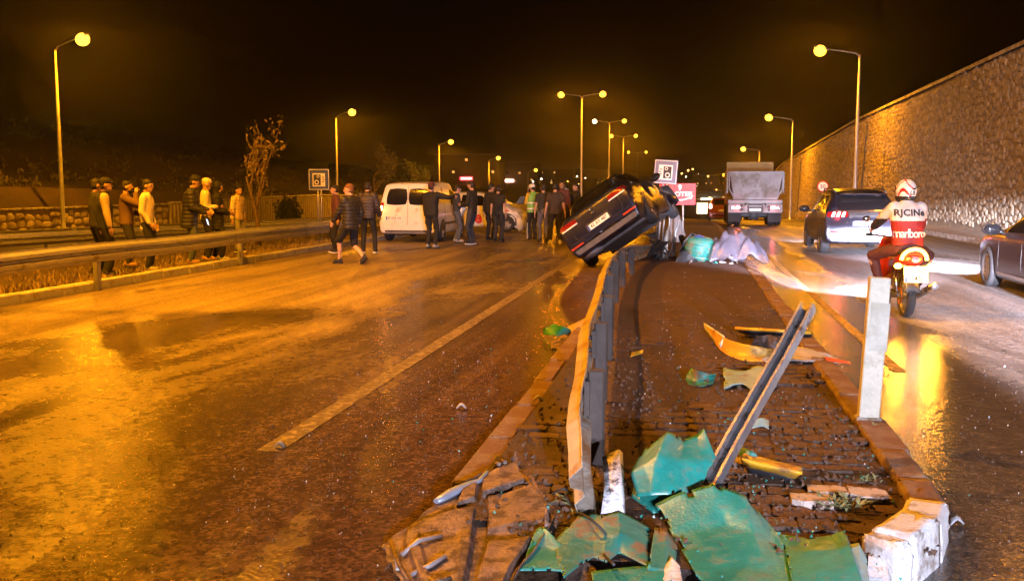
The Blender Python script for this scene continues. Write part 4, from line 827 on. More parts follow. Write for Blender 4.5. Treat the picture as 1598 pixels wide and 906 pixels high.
# ---------------------------------------------------- small car beyond the truck
redp = carpaint('dark red paint', (.16, .02, .015), .35, .2)
sh = Shell([(0, .45, .62, .56, .42, .34), (.0, .66, .8, .74, .62, .3), (.05, .95, .84, .78, .88, .26), (.1, 1.2, .85, .74, .98, .24), (.3, 1.42, .85, .64, 1.0, .22), (.9, 1.52, .86, .6, .98, .2), (2.0, 1.5, .86, .6, .96, .2), (2.6, 1.22, .86, .64, .94, .2), (3.1, 1.0, .85, .7, .9, .2), (3.8, .8, .78, .6, .7, .24), (3.9, .6, .65, .5, .55, .3)])
T = thing('small_red_car', 'small dark red car with lit tail lamps far ahead left of the dump truck', 'car', (.78 + 1.35, 66, zr(66) + .02))
sh.body(redp, T); sh.patch('rear', [(-.55, 1.08), (.55, 1.08), (.5, 1.4), (-.5, 1.4)], .006).build('rear_window', dark_glass, T)
plate(sh, T, 'rear', 0, .72, .5, .12, '07 DK 61')
for s_ in (-1, 1):
    sh.patch('rear', [(s_ * .72 - .1, .85), (s_ * .72 + .1, .85), (s_ * .7 + .06, 1.15), (s_ * .7 - .06, 1.15)], .01).build('tail_light', red_hot, T)
wheels(sh, T, (.75, 3.1), .3, .19, .85)

# ---------------------------------------------------- dump truck, rear view
tg = mat('dusty grey truck paint', (.26, .255, .26), .55, .1, .15, 2, .2, 30, dirt=(.18, .16, .14), dirt_amt=.45, dirt_scale=1.5); tb = mat('truck chassis black', (.05, .05, .05), .6, .2, .3, 4); ty_ = mat('truck ochre board', (.3, .2, .04), .6, 0, .2, 2)
T = thing('dump_truck', 'big grey dump truck with raised head board driving away by the wall', 'truck', (3.03, 47.2, zr(47.2)))
b = MB(); W = 1.24                                      # body tub: scooped tailgate
prof = [(0, 1.3), (-.12, 1.55), (-.28, 2.62)]
b.add([(-.98, .0, 1.32), (.98, .0, 1.32), (1.2, -.28, 2.52), (-1.2, -.28, 2.52), (-.98, .1, 1.32), (.98, .1, 1.32), (1.2, -.2, 2.52), (-1.2, -.2, 2.52)], [(0, 1, 2, 3), (5, 4, 7, 6), (3, 2, 6, 7), (0, 4, 5, 1), (0, 3, 7, 4), (1, 5, 6, 2)]); tgt = b.build('tailgate', tg, T)
for k in (-.55, 0, .55): q = MB(); q.box((k, -.15, 1.95), (.05, .05, 1.05), rot=(R(13), 0, 0)); q.build('tailgate_rib', tg, tgt)
for s_ in (-1, 1):
    b = MB(); b.grid([[Vector((s_ * 1.0, y, 1.3)), Vector((s_ * 1.22, y - .1, 1.75)), Vector((s_ * 1.24, y - .25, 2.5))] for y in (.1, 1.5, 3, 4.6)], th=.06 * s_, smooth=False); b.build('side_board', tg, T)
    for y in (.5, 1.6, 2.7, 3.8): b = MB(); b.box((s_ * 1.27, y - .1, 2.0), (.06, .12, 1.0), bev=.015); b.build('side_rib', tg, T)
b = MB(); b.box((0, 2.4, 1.28), (2.0, 4.6, .08)); b.build('tub_floor', tg, T)
b = MB(); b.box((-.02, 4.6, 2.1), (2.3, .08, 1.9), bev=.02); b.build('head_board', ty_, T)
b = MB(); b.box((0, .25, 1.12), (2.46, .1, .2), bev=.02); b.box((0, .1, .82), (2.46, .08, .42), bev=.03); bp = b.build('rear_bumper', tg, T)
for s_ in (-1, 1):
    b = MB(); b.box((s_ * .86, .05, .86), (.46, .06, .16), bev=.02); o = b.build('tail_light', red_lens, T)
    q = MB(); q.ball((s_ * .8, .02, .86), (.1, .03, .07)); q.build('bulb', red_hot, o); lamp('tail_glow', 'POINT', (s_ * .8, -.15, .86), 8, (1, .05, .05), T, radius=.06)
    for y in (1.1, 2.45): wheel(T, s_ * 1.07, y, .5, .5, .28, s_, 6, tb); wheel(T, s_ * .76, y, .5, .5, .28, s_, 6, tb)
    wheel(T, s_ * 1.05, 6.3, .5, .5, .28, s_, 6, tb)
    b = MB(); b.box((s_ * .9, .45, .5), (.6, .02, .6)); b.build('mud_flap', black_rub, T)
    b = MB(); b.box((s_ * .42, 3.6, .95), (.1, 7, .24)); b.build('chassis_rail', tb, T)
    b = MB(); b.box((s_ * 1.36, 6.9, 2.2), (.16, .1, .5), bev=.03); b.tube([(s_ * 1.1, 6.9, 2.4), (s_ * 1.36, 6.9, 2.45)], .02, 6); b.build('mirror', black_pl, T)
b = MB(); b.box((0, .04, .84), (.7, .05, .4), bev=.02); b.build('plate_panel', tb, T)
for x, z, w in ((-.62, .95, .1), (-.62, .78, .12), (.6, .92, .12), (.62, .76, .1), (-.45, 1.0, .08), (.45, 1.0, .08)): b = MB(); b.box((x, .03, z), (w, .06, .1), bev=.01); b.build('coupling', tb, T)
b = MB(); b.box((0, 0, 0), (.52, .01, .12)); p = b.build('number_plate', white_pl, T); p.location = (0, .005, .76); vs, fs = text_mesh('07 BKT 92', .1); q = MB(); q.add([(v.x * .8, -.008, v.y) for v in vs], fs); q.build('number', plate_black, p)
b = MB(); b.box((0, .0, .93), (.6, .04, .05)); b.build('step', tg, T)
b = MB(); b.box((0, 6.3, 1.75), (2.3, 1.9, 1.9), bev=.12); c = b.build('cab', mat('truck cab paint', (.35, .1, .04), .4, .1, .1), T); q = MB(); q.box((0, 5.33, 2.1), (1.6, .04, .6), bev=.015); q.build('cab_window', dark_glass, c)
b = MB(); b.lathe([(-1.0, .12), (1.0, .12)], 'x', (0, 1.1, .5), 10); b.lathe([(-.25, .0), (-.2, .24), (.2, .24), (.25, 0)], 'x', (0, 1.1, .5), 12); b.build('axle', tb, T)

# ---------------------------------------------------- unseen recovery truck, added behind the camera to carry the inferred white light
T = thing('unseen_recovery_truck', 'unseen white recovery truck added behind the viewer to carry flood lights on its cab roof', 'truck', (3.6, -16.5, 0))
b = MB(); b.add([(-1.05, 5.2, .5), (1.05, 5.2, .5), (1.05, 7.0, .5), (-1.05, 7.0, .5), (-1.05, 5.2, 2.7), (1.05, 5.2, 2.7), (1.05, 6.55, 2.7), (-1.05, 6.55, 2.7), (-1.05, 7.05, 1.5), (1.05, 7.05, 1.5)], [(3, 2, 1, 0), (4, 5, 6, 7), (0, 1, 5, 4), (2, 3, 8, 9), (9, 8, 7, 6), (1, 2, 9, 6, 5), (3, 0, 4, 7, 8)]); cab = b.build('cab', wh, T)
b = MB(); b.add([(-.95, 7.06, 1.55), (.95, 7.06, 1.55), (.92, 6.6, 2.58), (-.92, 6.6, 2.58)], [(0, 1, 2, 3)]); b.build('windscreen', dark_glass, cab)
b = MB(); b.box((0, 2.5, 1.05), (2.2, 5.2, .12), bev=.02); b.build('flat_bed', galv, T); b = MB(); b.box((0, 3.2, .72), (.9, 6.6, .3)); b.build('chassis', tb, T)
b = MB(); b.box((0, 7.1, .55), (2.1, .16, .3), bev=.04); b.build('front_bumper', tb, T)
for y in (1.2, 6.1):
    for s_ in (-1, 1): wheel(T, s_ * .92, y, .44, .44, .26, s_, 6)
# (lit lamps)
hl = mat('lit flood lens', (1, 1, 1), .3, emit=(.8, .88, 1), es=30); COOL = (.80, .79, 1)
b = MB(); b.box((0, 6.2, 2.82), (1.9, .2, .08)); bar = b.build('light_bar', tb, T)
for s_ in (-1, 1):
    b = MB(); b.box((s_ * .72, 7.18, .85), (.34, .06, .2), bev=.02); b.build('headlight', lamp_clear, T)
    b = MB(); b.box((s_ * .6, 6.3, 3.0), (.42, .14, .28), bev=.03); o = b.build('flood_light', tb, T); q = MB(); q.box((s_ * .6, 6.375, 3.0), (.36, .02, .22)); q.build('flood_lens', hl, o)
    lamp('flood_beam', 'SPOT', (s_ * .6, 6.45, 3.0), FLOOD_W, COOL, T, rot=(R(78.7), 0, R(-7.9)), radius=.07, cone=19, blend=.25)
    lamp('flood_spill', 'SPOT', (s_ * .6, 6.45, 3.0), SPILL_W, COOL, T, rot=(R(84), 0, R(-4)), radius=.1, cone=52, blend=.35)
# ================================================================== PEOPLE
def skin_m(n, c): return mat(n, c, .55, 0, .12, 12)
SK = [skin_m('skin', (.42, .25, .17)), skin_m('skin tanned', (.34, .19, .12)), skin_m('skin pale', (.5, .32, .23))]
hair_m = mat('dark hair', (.015, .012, .01), .6, 0, .3, 60, .5, 120)
CL = {}
def cloth(name, c, rough=.85, **k):
    if name not in CL: CL[name] = mat(name, c, rough, 0, .18, 7, .35, 55, **k)
    return CL[name]
def ik(a, b, l1, l2, pole):
    d = b - a; L = d.length
    if L > (l1 + l2) * .999: b = a + d.normalized() * (l1 + l2) * .999; d = b - a; L = d.length
    x = (l1 * l1 - l2 * l2 + L * L) / (2 * L); h = math.sqrt(max(l1 * l1 - x * x, 0)); u = d / L; p = (pole - u * pole.dot(u)); p.normalize()
    return a + u * x + p * h, b
def cone(b, p, q, r0, r1, n=10):
    """tapered limb with rounded ends"""
    p, q = Vector(p), Vector(q); d = (q - p).normalized()
    b.tube([p - d * r0 * .85, p - d * r0 * .5, p, q, q + d * r1 * .5, q + d * r1 * .85], [r0 * .5, r0 * .85, r0, r1, r1 * .85, r1 * .5], n)
def loft(b, rings, n=16):
    """rings: (centre, right vec, fwd vec, half width, half depth)"""
    vs = []
    for c, rx, fy, w, d in rings:
        for j in range(n):
            a = 2 * math.pi * j / n; ca, sa = math.cos(a), math.sin(a); e = .85
            vs.append(c + rx * (math.copysign(abs(ca) ** e, ca) * w) + fy * (math.copysign(abs(sa) ** e, sa) * d))
    m = len(rings); b.add(vs, [[i * n + j, i * n + (j + 1) % n, (i + 1) * n + (j + 1) % n, (i + 1) * n + j] for i in range(m - 1) for j in range(n)] + [list(range(n))[::-1], [(m - 1) * n + j for j in range(n)]], 0, True)
def fuse(b, name, m, parent, vox, smooth=3, disp=None):
    """one continuous surface out of overlapping volumes"""
    me = b.mesh(name + '_raw', m); o = bpy.data.objects.new('raw', me); COL.objects.link(o)
    r = o.modifiers.new('r', 'REMESH'); r.mode = 'VOXEL'; r.voxel_size = vox; r.use_smooth_shade = True
    s = o.modifiers.new('s', 'SMOOTH'); s.iterations = smooth; s.factor = .5
    dg = bpy.context.evaluated_depsgraph_get(); out = bpy.data.meshes.new_from_object(o.evaluated_get(dg)); out.name = name
    bpy.data.objects.remove(o); bpy.data.meshes.remove(me)
    if not out.materials: out.materials.append(m)
    n = len(out.vertices)
    if disp:
        co = np.empty(n * 3, np.float32); out.vertices.foreach_get('co', co); co = co.reshape(-1, 3); nr = np.empty(n * 3, np.float32); out.vertices.foreach_get('normal', nr); nr = nr.reshape(-1, 3)
        co += nr * disp(co)[:, None]; out.vertices.foreach_set('co', co.ravel()); out.update()
    return link(name, out, parent)
def wrinkle(amp, sc, seed):
    def f(co): return np.array([noise.noise(Vector((float(p[0]) * sc + seed, float(p[1]) * sc, float(p[2]) * sc * .8))) for p in co], np.float32) * amp
    return f
def puffer(seed): return lambda co: (.011 * np.abs(np.sin(co[:, 2] * math.pi / .075)) + wrinkle(.006, 9, seed)(co)).astype(np.float32)
NP = [0]
def person(label, loc, face, h=1.75, group='onlookers at the crash', top='jacket', topm=None, sleevem=None, pants='trousers', pantm=None, shoem=None, solem=None, hair='short', hairm=None, sk=0, lf=(-.1, 0), rf=(.1, .04),
           lh=(-.27, .02, .83), rh=(.27, .02, .83), lean=0., side=0., head=(0, 0), puff=False, bulk=1., hip=None, lknee=None, rknee=None, lz=0., rz=0., short_sleeve=False, hem=.86, tag_name='person', body_rot=0., pole_l=None, pole_r=None, hood=False, beard=False, lfoot=0., rfoot=0.):
    """figure with feet, hands and head placed in its own frame (x right, y forward, z up), metres for a 1.75 m body"""
    NP[0] += 1; seed = NP[0] * 3.7
    t = thing(tag_name, label, 'person', loc, R(face), group); t.scale = (h / 1.75,) * 3
    X, Y, Z = Vector((1, 0, 0)), Vector((0, 1, 0)), Vector((0, 0, 1))
    hp = Vector(hip) if hip else Vector((side * .3, (lf[1] + rf[1]) / 2, .93 - abs(lf[1] - rf[1]) * .12))
    up = (Z + Y * math.tan(lean) + X * side * .15).normalized(); fw = (Y - up * Y.dot(up)).normalized()
    rx = Matrix.Rotation(R(body_rot), 3, up) @ fw.cross(up); fw = up.cross(rx).normalized()
    sp = lambda z: hp + up * (z - .93)
    sho = {-1: sp(1.42) - rx * .175, 1: sp(1.42) + rx * .175}; hipj = {-1: hp - X * .095 - Z * .02, 1: hp + X * .095 - Z * .02}
    foot = {-1: Vector((lf[0], lf[1], .085 + lz)), 1: Vector((rf[0], rf[1], .085 + rz))}; hand = {-1: Vector(lh), 1: Vector(rh)}
    knee, elb = {}, {}
    for s, kp, ap in ((-1, lknee, pole_l), (1, rknee, pole_r)):
        knee[s], foot[s] = ik(hipj[s], foot[s], .425, .42, Vector(kp) if kp else Vector((s * .12, 1, 0)))
        elb[s], hand[s] = ik(sho[s], hand[s], .285, .255, Vector(ap) if ap else Vector((s * .35, -1, -.2)))
    hy, hpi = head; hd = Matrix.Rotation(R(hy), 3, 'Z') @ Matrix.Rotation(R(hpi), 3, 'X'); hc = sp(1.625) + Y * (.025) + hd @ Vector((0, .012, 0))
    # ---- body: one continuous skin
    b = MB()
    loft(b, [(sp(.9), rx, fw, .13, .085), (sp(1.05), rx, fw, .125, .085), (sp(1.25), rx, fw, .15, .1), (sp(1.4), rx, fw, .15, .08), (sp(1.46), rx, fw, .08, .06)])
    cone(b, sp(1.42), sp(1.54), .058, .052)
    b.ball(hc + hd @ Vector((0, 0, .02)), (.076, .096, .108), hd, 14, 10); b.ball(hc + hd @ Vector((0, .03, -.055)), (.056, .066, .066), hd, 12, 8)
    cone(b, hc + hd @ Vector((0, .092, .02)), hc + hd @ Vector((0, .112, -.012)), .011, .016, 6)
    for s in (-1, 1):
        b.ball(hc + hd @ Vector((s * .078, -.005, .0)), (.014, .024, .034), hd, 8, 6); b.ball(hc + hd @ Vector((s * .031, .084, .026)), (.014, .01, .009), hd, 8, 6); cone(b, hc + hd @ Vector((s * .012, .094, .043)), hc + hd @ Vector((s * .05, .078, .042)), .009, .008, 6)
        cone(b, hc + hd @ Vector((0, .093, -.052)), hc + hd @ Vector((s * .02, .087, -.05)), .008, .006, 6)
        cone(b, sho[s], elb[s], .05, .04); cone(b, elb[s], hand[s], .041, .029)
        cone(b, hipj[s], knee[s], .083, .056); cone(b, knee[s] - Z * .04, knee[s] * .45 + foot[s] * .55 - fw * .012, .054, .05); cone(b, knee[s] * .4 + foot[s] * .6, foot[s] - Z * .02, .046, .038)
        fa = lfoot if s < 0 else rfoot; fd = Vector((s * .1, math.cos(fa), -math.sin(fa))); cone(b, foot[s] - Z * .04 - fd * .04, foot[s] - Z * .05 + fd * .15, .034, .028)
        d = (hand[s] - elb[s]).normalized(); pa = (Vector((-s, .25, 0)) - d * Vector((-s, .25, 0)).dot(d)).normalized(); sd_ = d.cross(pa).normalized()
        M = Matrix((sd_, pa, d)).transposed(); b.ball(hand[s] + d * .05, (.042, .018, .055), M, 10, 6)
        for k, (o_, l_) in enumerate(((-.03, .062), (-.0105, .074), (.0105, .07), (.03, .055))):
            q = hand[s] + d * .09 + sd_ * o_; m1 = q + d * l_ * .55 + pa * .012; cone(b, q - d * .012, m1, .0098, .0092, 6); cone(b, m1, m1 + d * l_ * .4 + pa * .022, .0092, .008, 6)
        tf = 1 if sd_.dot(Vector((0, 1, 0))) > 0 else -1
        q = hand[s] + d * .03 + sd_ * tf * .036; m1 = q + d * .035 + sd_ * tf * .022 + pa * .008; cone(b, q, m1, .0125, .0105, 6); cone(b, m1, m1 + d * .03 + pa * .008, .0105, .009, 6)
    fuse(b, 'body', SK[sk], t, .0115, 2)
    # ---- hair or headgear
    hm = hairm or hair_m
    if hair == 'short':
        b = MB(); b.ball(hc + hd @ Vector((0, -.014, .062)), (.084, .1, .084), hd, 16, 10); b.ball(hc + hd @ Vector((0, -.045, .01)), (.082, .066, .095), hd, 14, 8)
        fuse(b, 'hair', hm, t, .013, 1, wrinkle(.006, 40, seed))
    elif hair in ('cap', 'beanie'):
        b = MB(); b.ball(hc + hd @ Vector((0, -.008, .07)), (.09, .108, .08), hd, 16, 10); b.ball(hc + hd @ Vector((0, -.03, .04)), (.086, .085, .07), hd, 14, 8)
        if hair == 'cap': b.box(hc + hd @ Vector((0, .125, .052)), (.14, .1, .012), rot=hd, bev=.005)
        fuse(b, hair, hm, t, .011, 1)
        if hair == 'cap': b = MB(); b.ball(hc + hd @ Vector((0, -.05, -.02)), (.076, .055, .06), hd, 12, 6); b.build('hair', hair_m, t)
    if beard: b = MB(); b.ball(hc + hd @ Vector((0, .052, -.072)), (.058, .056, .05), hd, 12, 8); b.build('beard', hair_m, t)
    if hood:
        b = MB(); b.ball(hc + hd @ Vector((0, -.03, .02)), (.115, .115, .135), hd, 14, 10); cone(b, sp(1.46), hc + hd @ Vector((0, -.04, -.06)), .11, .1); fuse(b, 'hood', topm, t, .016, 2, wrinkle(.008, 14, seed))
    # ---- clothes
    k = bulk
    if top:
        tb = MB()
        loft(tb, [(sp(hem), rx, fw, .172 * k, .122 * k), (sp(.96), rx, fw, .168 * k, .12 * k), (sp(1.1), rx, fw, .165 * k, .118 * k), (sp(1.27), rx, fw, .182 * k, .128 * k), (sp(1.39), rx, fw, .185 * k, .108 * k), (sp(1.46), rx, fw, .12, .09), (sp(1.515), rx, fw, .072, .07)])
        arms = MB() if sleevem else tb
        for s in (-1, 1):
            dd = (hand[s] - elb[s]).normalized(); cone(arms, sho[s] - rx * s * .01, elb[s], .074 * k, .06 * k)
            if not short_sleeve: cone(arms, elb[s], hand[s] - dd * .02, .06 * k, .046 * k)
            elif short_sleeve is True: pass
        if short_sleeve:
            tb2 = MB(); tb2.v, tb2.f, tb2.mi, tb2.sm = [], [], [], []
            loft(tb2, [(sp(hem), rx, fw, .17 * k, .12 * k), (sp(1.1), rx, fw, .163 * k, .115 * k), (sp(1.27), rx, fw, .18 * k, .125 * k), (sp(1.39), rx, fw, .182 * k, .106 * k), (sp(1.46), rx, fw, .11, .085), (sp(1.5), rx, fw, .07, .065)])
            for s in (-1, 1): cone(tb2, sho[s] - rx * s * .01, sho[s] * .35 + elb[s] * .65, .07 * k, .062 * k)
            tb = tb2
        fuse(tb, top, topm, t, .017, 3, puffer(seed) if puff else wrinkle(.013, 7, seed))
        if sleevem: fuse(arms, 'sleeves', sleevem, t, .016, 2, puffer(seed) if puff else wrinkle(.01, 8, seed))
    pb = MB()
    loft(pb, [(hp + Z * .13, rx, fw, .145, .105), (hp + Z * .04, X, Y, .165, .118), (hp - Z * .06, X, Y, .165, .12), (hp - Z * .1, X, Y, .15, .11)])
    for s in (-1, 1):
        cone(pb, hipj[s] - Z * .02, knee[s], .098, .072 if pants != 'shorts' else .088)
        if pants != 'shorts': cone(pb, knee[s], foot[s] + Z * .015, .07, .06)
    fuse(pb, pants, pantm, t, .016, 3, wrinkle(.012, 8, seed + 9))
    for s in (-1, 1):
        fa = lfoot if s < 0 else rfoot; fd = Vector((s * .12, math.cos(fa), -math.sin(fa))).normalized(); u_ = Vector((0, math.sin(fa), math.cos(fa))); c = foot[s] - u_ * .035; sd_ = fd.cross(u_).normalized()
        b = MB(); M = Matrix((sd_, fd, u_)).transposed(); b.ball(c + fd * .05, (.048, .135, .05), M, 12, 8); b.ball(c - fd * .02 + u_ * .02, (.045, .07, .06), M, 12, 8)
        o = fuse(b, 'shoe', shoem or black_pl, t, .014, 2)
        b = MB(); b.add([c + sd_ * x + fd * y + u_ * z for z in (-.052, -.028) for x, y in ((-.035, -.075), (.035, -.075), (.044, .02), (.05, .1), (.03, .175), (0, .19), (-.03, .175), (-.05, .1), (-.044, .02))], [list(range(9))[::-1], list(range(9, 18))] + [[i, (i + 1) % 9, 9 + (i + 1) % 9, 9 + i] for i in range(9)]); b.build('sole', solem or black_rub, o)
    return t, dict(hc=hc, hd=hd, hand=hand, sho=sho, elb=elb, sp=sp, rx=rx, fw=fw, foot=foot, knee=knee)
blackc = cloth('black cloth', (.011, .011, .012)); dkgrey = cloth('charcoal cloth', (.022, .022, .024)); navyc = cloth('navy cloth', (.025, .03, .05)); brownc = cloth('brown jacket cloth', (.12, .07, .04)); cream = cloth('cream cloth', (.62, .55, .45)); jeans = cloth('blue jeans', (.06, .075, .11)); dkjeans = cloth('dark jeans', (.03, .034, .048)); greyp = cloth('grey marl', (.22, .21, .2)); whitec = cloth('white trainer', (.7, .7, .68)); stripe = cloth('striped pink shirt', (.5, .38, .3)); mustard = cloth('mustard cloth', (.55, .33, .06)); maroon = cloth('maroon cloth', (.09, .03, .03)); bluesh = cloth('blue trainer', (.03, .05, .12)); beigec = cloth('beige cloth', (.45, .35, .24)); browns = cloth('tan boots', (.26, .15, .08)); dim_shoe = cloth('grey trainer', (.3, .29, .27)); puffc = cloth('black puffer', (.022, .021, .022), .5); plumc = cloth('dark plum puffer', (.03, .022, .026), .5)
VZ = .08
def at(px, py, z): return G(px, py, z)
# behind the guardrail
person('man in black vest over beige sleeves, cap, behind the guardrail post', at(166, 431, VZ), -58, 1.76, 'people behind the guardrail', 'vest', blackc, beigec, pantm=blackc, shoem=blackc, solem=whitec, hair='cap', hairm=blackc, head=(-5, 0), rh=(.24, .1, .84), lh=(-.24, .02, .8), bulk=1.1)
person('dark clothed man mostly hidden behind the man in the black vest', at(152, 425, VZ), -40, 1.75, 'people behind the guardrail', 'jacket', dkgrey, pantm=blackc, hair='short', sk=1)
person('bearded man in brown jacket lifting a cigarette to his mouth', at(199, 416, VZ), -70, 1.72, 'people behind the guardrail', 'jacket', brownc, pantm=dkgrey, shoem=browns, hair='short', beard=True, rh=(.1, .24, 1.5), lh=(-.2, .28, 1.05), pole_r=(.6, 0, -1), bulk=1.1)
person('young man in an untucked cream shirt with striped track pants', at(231, 423, VZ), -78, 1.74, 'people behind the guardrail', 'shirt', cream, pantm=blackc, shoem=dim_shoe, solem=whitec, hair='short', head=(-8, -6), rh=(.2, .13, .92), lh=(-.2, .1, .9), hem=.8, bulk=1.02)
person('tall person in a long black puffer coat bending over a phone', at(297, 412, VZ), -72, 1.84, 'people behind the guardrail', 'coat', puffc, pantm=jeans, shoem=browns, hair='cap', hairm=blackc, head=(-4, -18), lean=.12, puff=True, bulk=1.25, hem=.72, rh=(.13, .33, 1.02), lh=(-.1, .35, 1.05))
person('person in white hooded top and yellow boots behind the puffer coats', at(322, 407, VZ), -60, 1.78, 'people behind the guardrail', 'hooded_top', cream, pantm=blackc, shoem=mustard, hair='beanie', hairm=cream, head=(10, -10), rh=(.1, .25, 1.15), lh=(-.2, .1, .9))
person('person in black hooded puffer coat and white trainers facing the road', at(336, 406, VZ), -58, 1.72, 'people behind the guardrail', 'coat', blackc, pantm=blackc, shoem=whitec, solem=whitec, hair='short', hood=True, head=(-15, -14), puff=True, bulk=1.2, hem=.7, lh=(-.12, .3, 1.08), rh=(.12, .3, 1.05), rf=(.16, .12))
pt, J = person('boy in striped shirt with pale sleeves standing by the little tree', at(372, 393, VZ), -100, 1.62, 'people behind the guardrail', 'shirt', stripe, cloth('pale sleeve', (.6, .5, .38)), pantm=greyp, shoem=dkgrey, solem=whitec, hair='short', head=(-10, 0), puff=True)
# glowing phone held by the puffer coat person
g = at(297, 412, VZ); t = thing('phone', 'glowing phone held low by the person in the long puffer coat', 'phone', (g.x + .36, g.y + .12, .95)); b = MB(); b.box((0, 0, 0), (.075, .012, .15), rot=(.4, .3, -.6), bev=.005); b.build('case', black_pl, t); b = MB(); b.box((.0, -.01, .004), (.066, .004, .135), rot=(.4, .3, -.6)); b.build('screen', mat('phone screen', (.8, .9, 1), .3, emit=(.7, .85, 1), es=1.6), t)
# on the road left of the van
person('figure in dark maroon jacket hidden behind the man in shorts', at(527, 394, 0), 120, 1.72, 'people walking by the van', 'jacket', maroon, pantm=blackc, shoem=dkgrey, solem=whitec, hair='short')
person('man in black puffer jacket and shorts walking with bare calves', at(541, 411, 0), 62, 1.8, 'people walking by the van', 'jacket', puffc, pants='shorts', pantm=blackc, shoem=navyc, solem=dkgrey, hair='short', hairm=cloth('ginger hair', (.16, .07, .03)), sk=2, head=(35, 0), puff=True, bulk=1.12, lf=(-.09, .12), rf=(.1, -.42), rz=.07, rfoot=.55, lh=(-.24, .16, .86), rh=(.27, -.12, .85), hem=.8)
person('broad man in plum puffer jacket seen from behind near the van lamp', at(575, 394, 0), 8, 1.8, 'people walking by the van', 'jacket', plumc, pantm=blackc, shoem=dkgrey, solem=whitec, hair='short', puff=True, bulk=1.2, lf=(-.13, 0), rf=(.17, -.02), lh=(-.28, .08, .9), rh=(.28, .1, .92))
# between van and hatchback
person('man in black jacket and cap pointing across, back turned, by the van', at(674, 387, 0), -14, 1.8, 'group beside the van', 'jacket', blackc, pantm=blackc, shoem=dim_shoe, hair='cap', hairm=cloth('red brown cap', (.08, .02, .015)), head=(0, 0), rh=(.5, .34, 1.36), lh=(-.24, .12, .86), bulk=1.2, lf=(-.12, 0), rf=(.12, -.05))
person('man in dark jacket and jeans reading a sheet of paper', at(712, 378, 0), -68, 1.72, 'group beside the van', 'jacket', navyc, pantm=jeans, shoem=dim_shoe, hair='short', head=(0, -20), rh=(.1, .32, 1.12), lh=(-.1, .34, 1.14))
person('tall bearded man in black jumper facing the paper reader', at(738, 381, 0), 72, 1.84, 'group beside the van', 'jumper', blackc, pantm=dkjeans, shoem=navyc, solem=whitec, hair='short', beard=True, head=(0, -8), lh=(-.12, .3, 1.1), rh=(.2, .1, .86))
g = P(721, 330, 29.4); t = thing('paper_sheet', 'white paper sheet held between two men beside the van', 'paper', g); b = MB(); b.grid([[Vector((x, .02 * math.sin(9 * z + 5 * x), z)) for x in (-.1, 0, .1)] for z in (-.15, -.05, .05, .15)], th=.002); b.build('sheet', white_pl, t); t.rotation_euler = (.5, .35, .9)
person('thin man in black leaning toward his neighbour by the hatchback', at(764, 374, 0), -30, 1.76, 'group beside the hatchback', 'jacket', blackc, pantm=blackc, shoem=blackc, hair='short', head=(-30, -5), lean=.05)
person('man in black shirt with bare forearms before the hatchback', at(777, 377, 0), -12, 1.72, 'group beside the hatchback', 'shirt', blackc, pantm=dkgrey, shoem=blackc, hair='short', short_sleeve=True, lh=(-.25, .05, .86), rh=(.27, .0, .86), head=(15, 0))
g = P(773, 334, 31.6); t = thing('tan_bag', 'tan cloth bag hanging from the hand of the man before the hatchback', 'bag', (g.x, 31.2, .62)); b = MB(); b.ball((0, 0, .12), (.16, .07, .22), n=14, m=10); fuse(b, 'bag_body', cloth('tan bag cloth', (.5, .27, .16)), t, .02, 2, wrinkle(.02, 10, 3)); b = MB(); b.tube([(-.08, 0, .3), (-.05, 0, .42), (.05, 0, .42), (.08, 0, .3)], .012, 6); b.build('strap', cloth('tan bag cloth', (.5, .27, .16)), t)
# officer in high visibility vest
hv = cloth('green reflective vest', (.18, .42, .08), .5); off_, J = person('traffic officer in green reflective vest writing on a pad', at(832, 374, 0), 38, 1.76, 'crowd by the crashed car', 'vest', hv, cloth('yellow jacket sleeve', (.5, .36, .03)), pantm=blackc, shoem=blackc, hair='cap', hairm=whitec, head=(8, -22), lh=(-.1, .36, 1.18), rh=(.12, .34, 1.14), bulk=1.12)
refl = mat('silver reflective tape', (.7, .72, .7), .35, .2)
for z in (.98, 1.16):
    b = MB(); loft(b, [(J['sp'](z - .025), J['rx'], J['fw'], .207, .152), (J['sp'](z + .025), J['rx'], J['fw'], .207, .152)]); b.build('reflective_band', refl, off_)
for s in (-1, 1): b = MB(); b.box(J['knee'][s] * .5 + J['foot'][s] * .5 + Vector((s * .075, -.0, .0)), (.012, .05, .5), bev=.003); b.build('trouser_stripe', refl, off_)
t = thing('clipboard', 'open white clipboard held up by the traffic officer', 'clipboard', P(815, 312, 31.9)); b = MB(); b.box((0, 0, 0), (.3, .015, .36), rot=(.9, 0, .7), bev=.005); b.build('board', mat('grey board', (.3, .33, .33), .5), t); b = MB(); b.box((-.005, -.012, .012), (.27, .006, .32), rot=(.9, 0, .7)); b.build('page', white_pl, t)
# crowd by the wreck
person('man in grey trousers standing right beside the traffic officer', at(848, 377, 0), 20, 1.76, 'crowd by the crashed car', 'shirt', dkgrey, pantm=cloth('slate trousers', (.1, .095, .12)), shoem=dkgrey, hair='short', short_sleeve=True)
person('man in dark tee, black trousers and white soled shoes, back turned', at(866, 380, 0), 4, 1.78, 'crowd by the crashed car', 'tee_shirt', cloth('dark brown tee', (.035, .026, .022)), pantm=blackc, shoem=whitec, solem=whitec, hair='short', short_sleeve=True, lf=(-.14, 0), rf=(.15, 0), lh=(-.3, .0, .84), rh=(.3, .0, .84), bulk=1.1)
person('taller onlooker whose face rises behind the crowd', at(877, 371, 0), 170, 1.86, 'crowd by the crashed car', 'jacket', maroon, pantm=blackc, hair='short', sk=1, head=(15, 0))
person('shorter onlooker in black facing the road behind the crowd', at(884, 370, 0), 165, 1.7, 'crowd by the crashed car', 'jacket', blackc, pantm=blackc, hair='short')
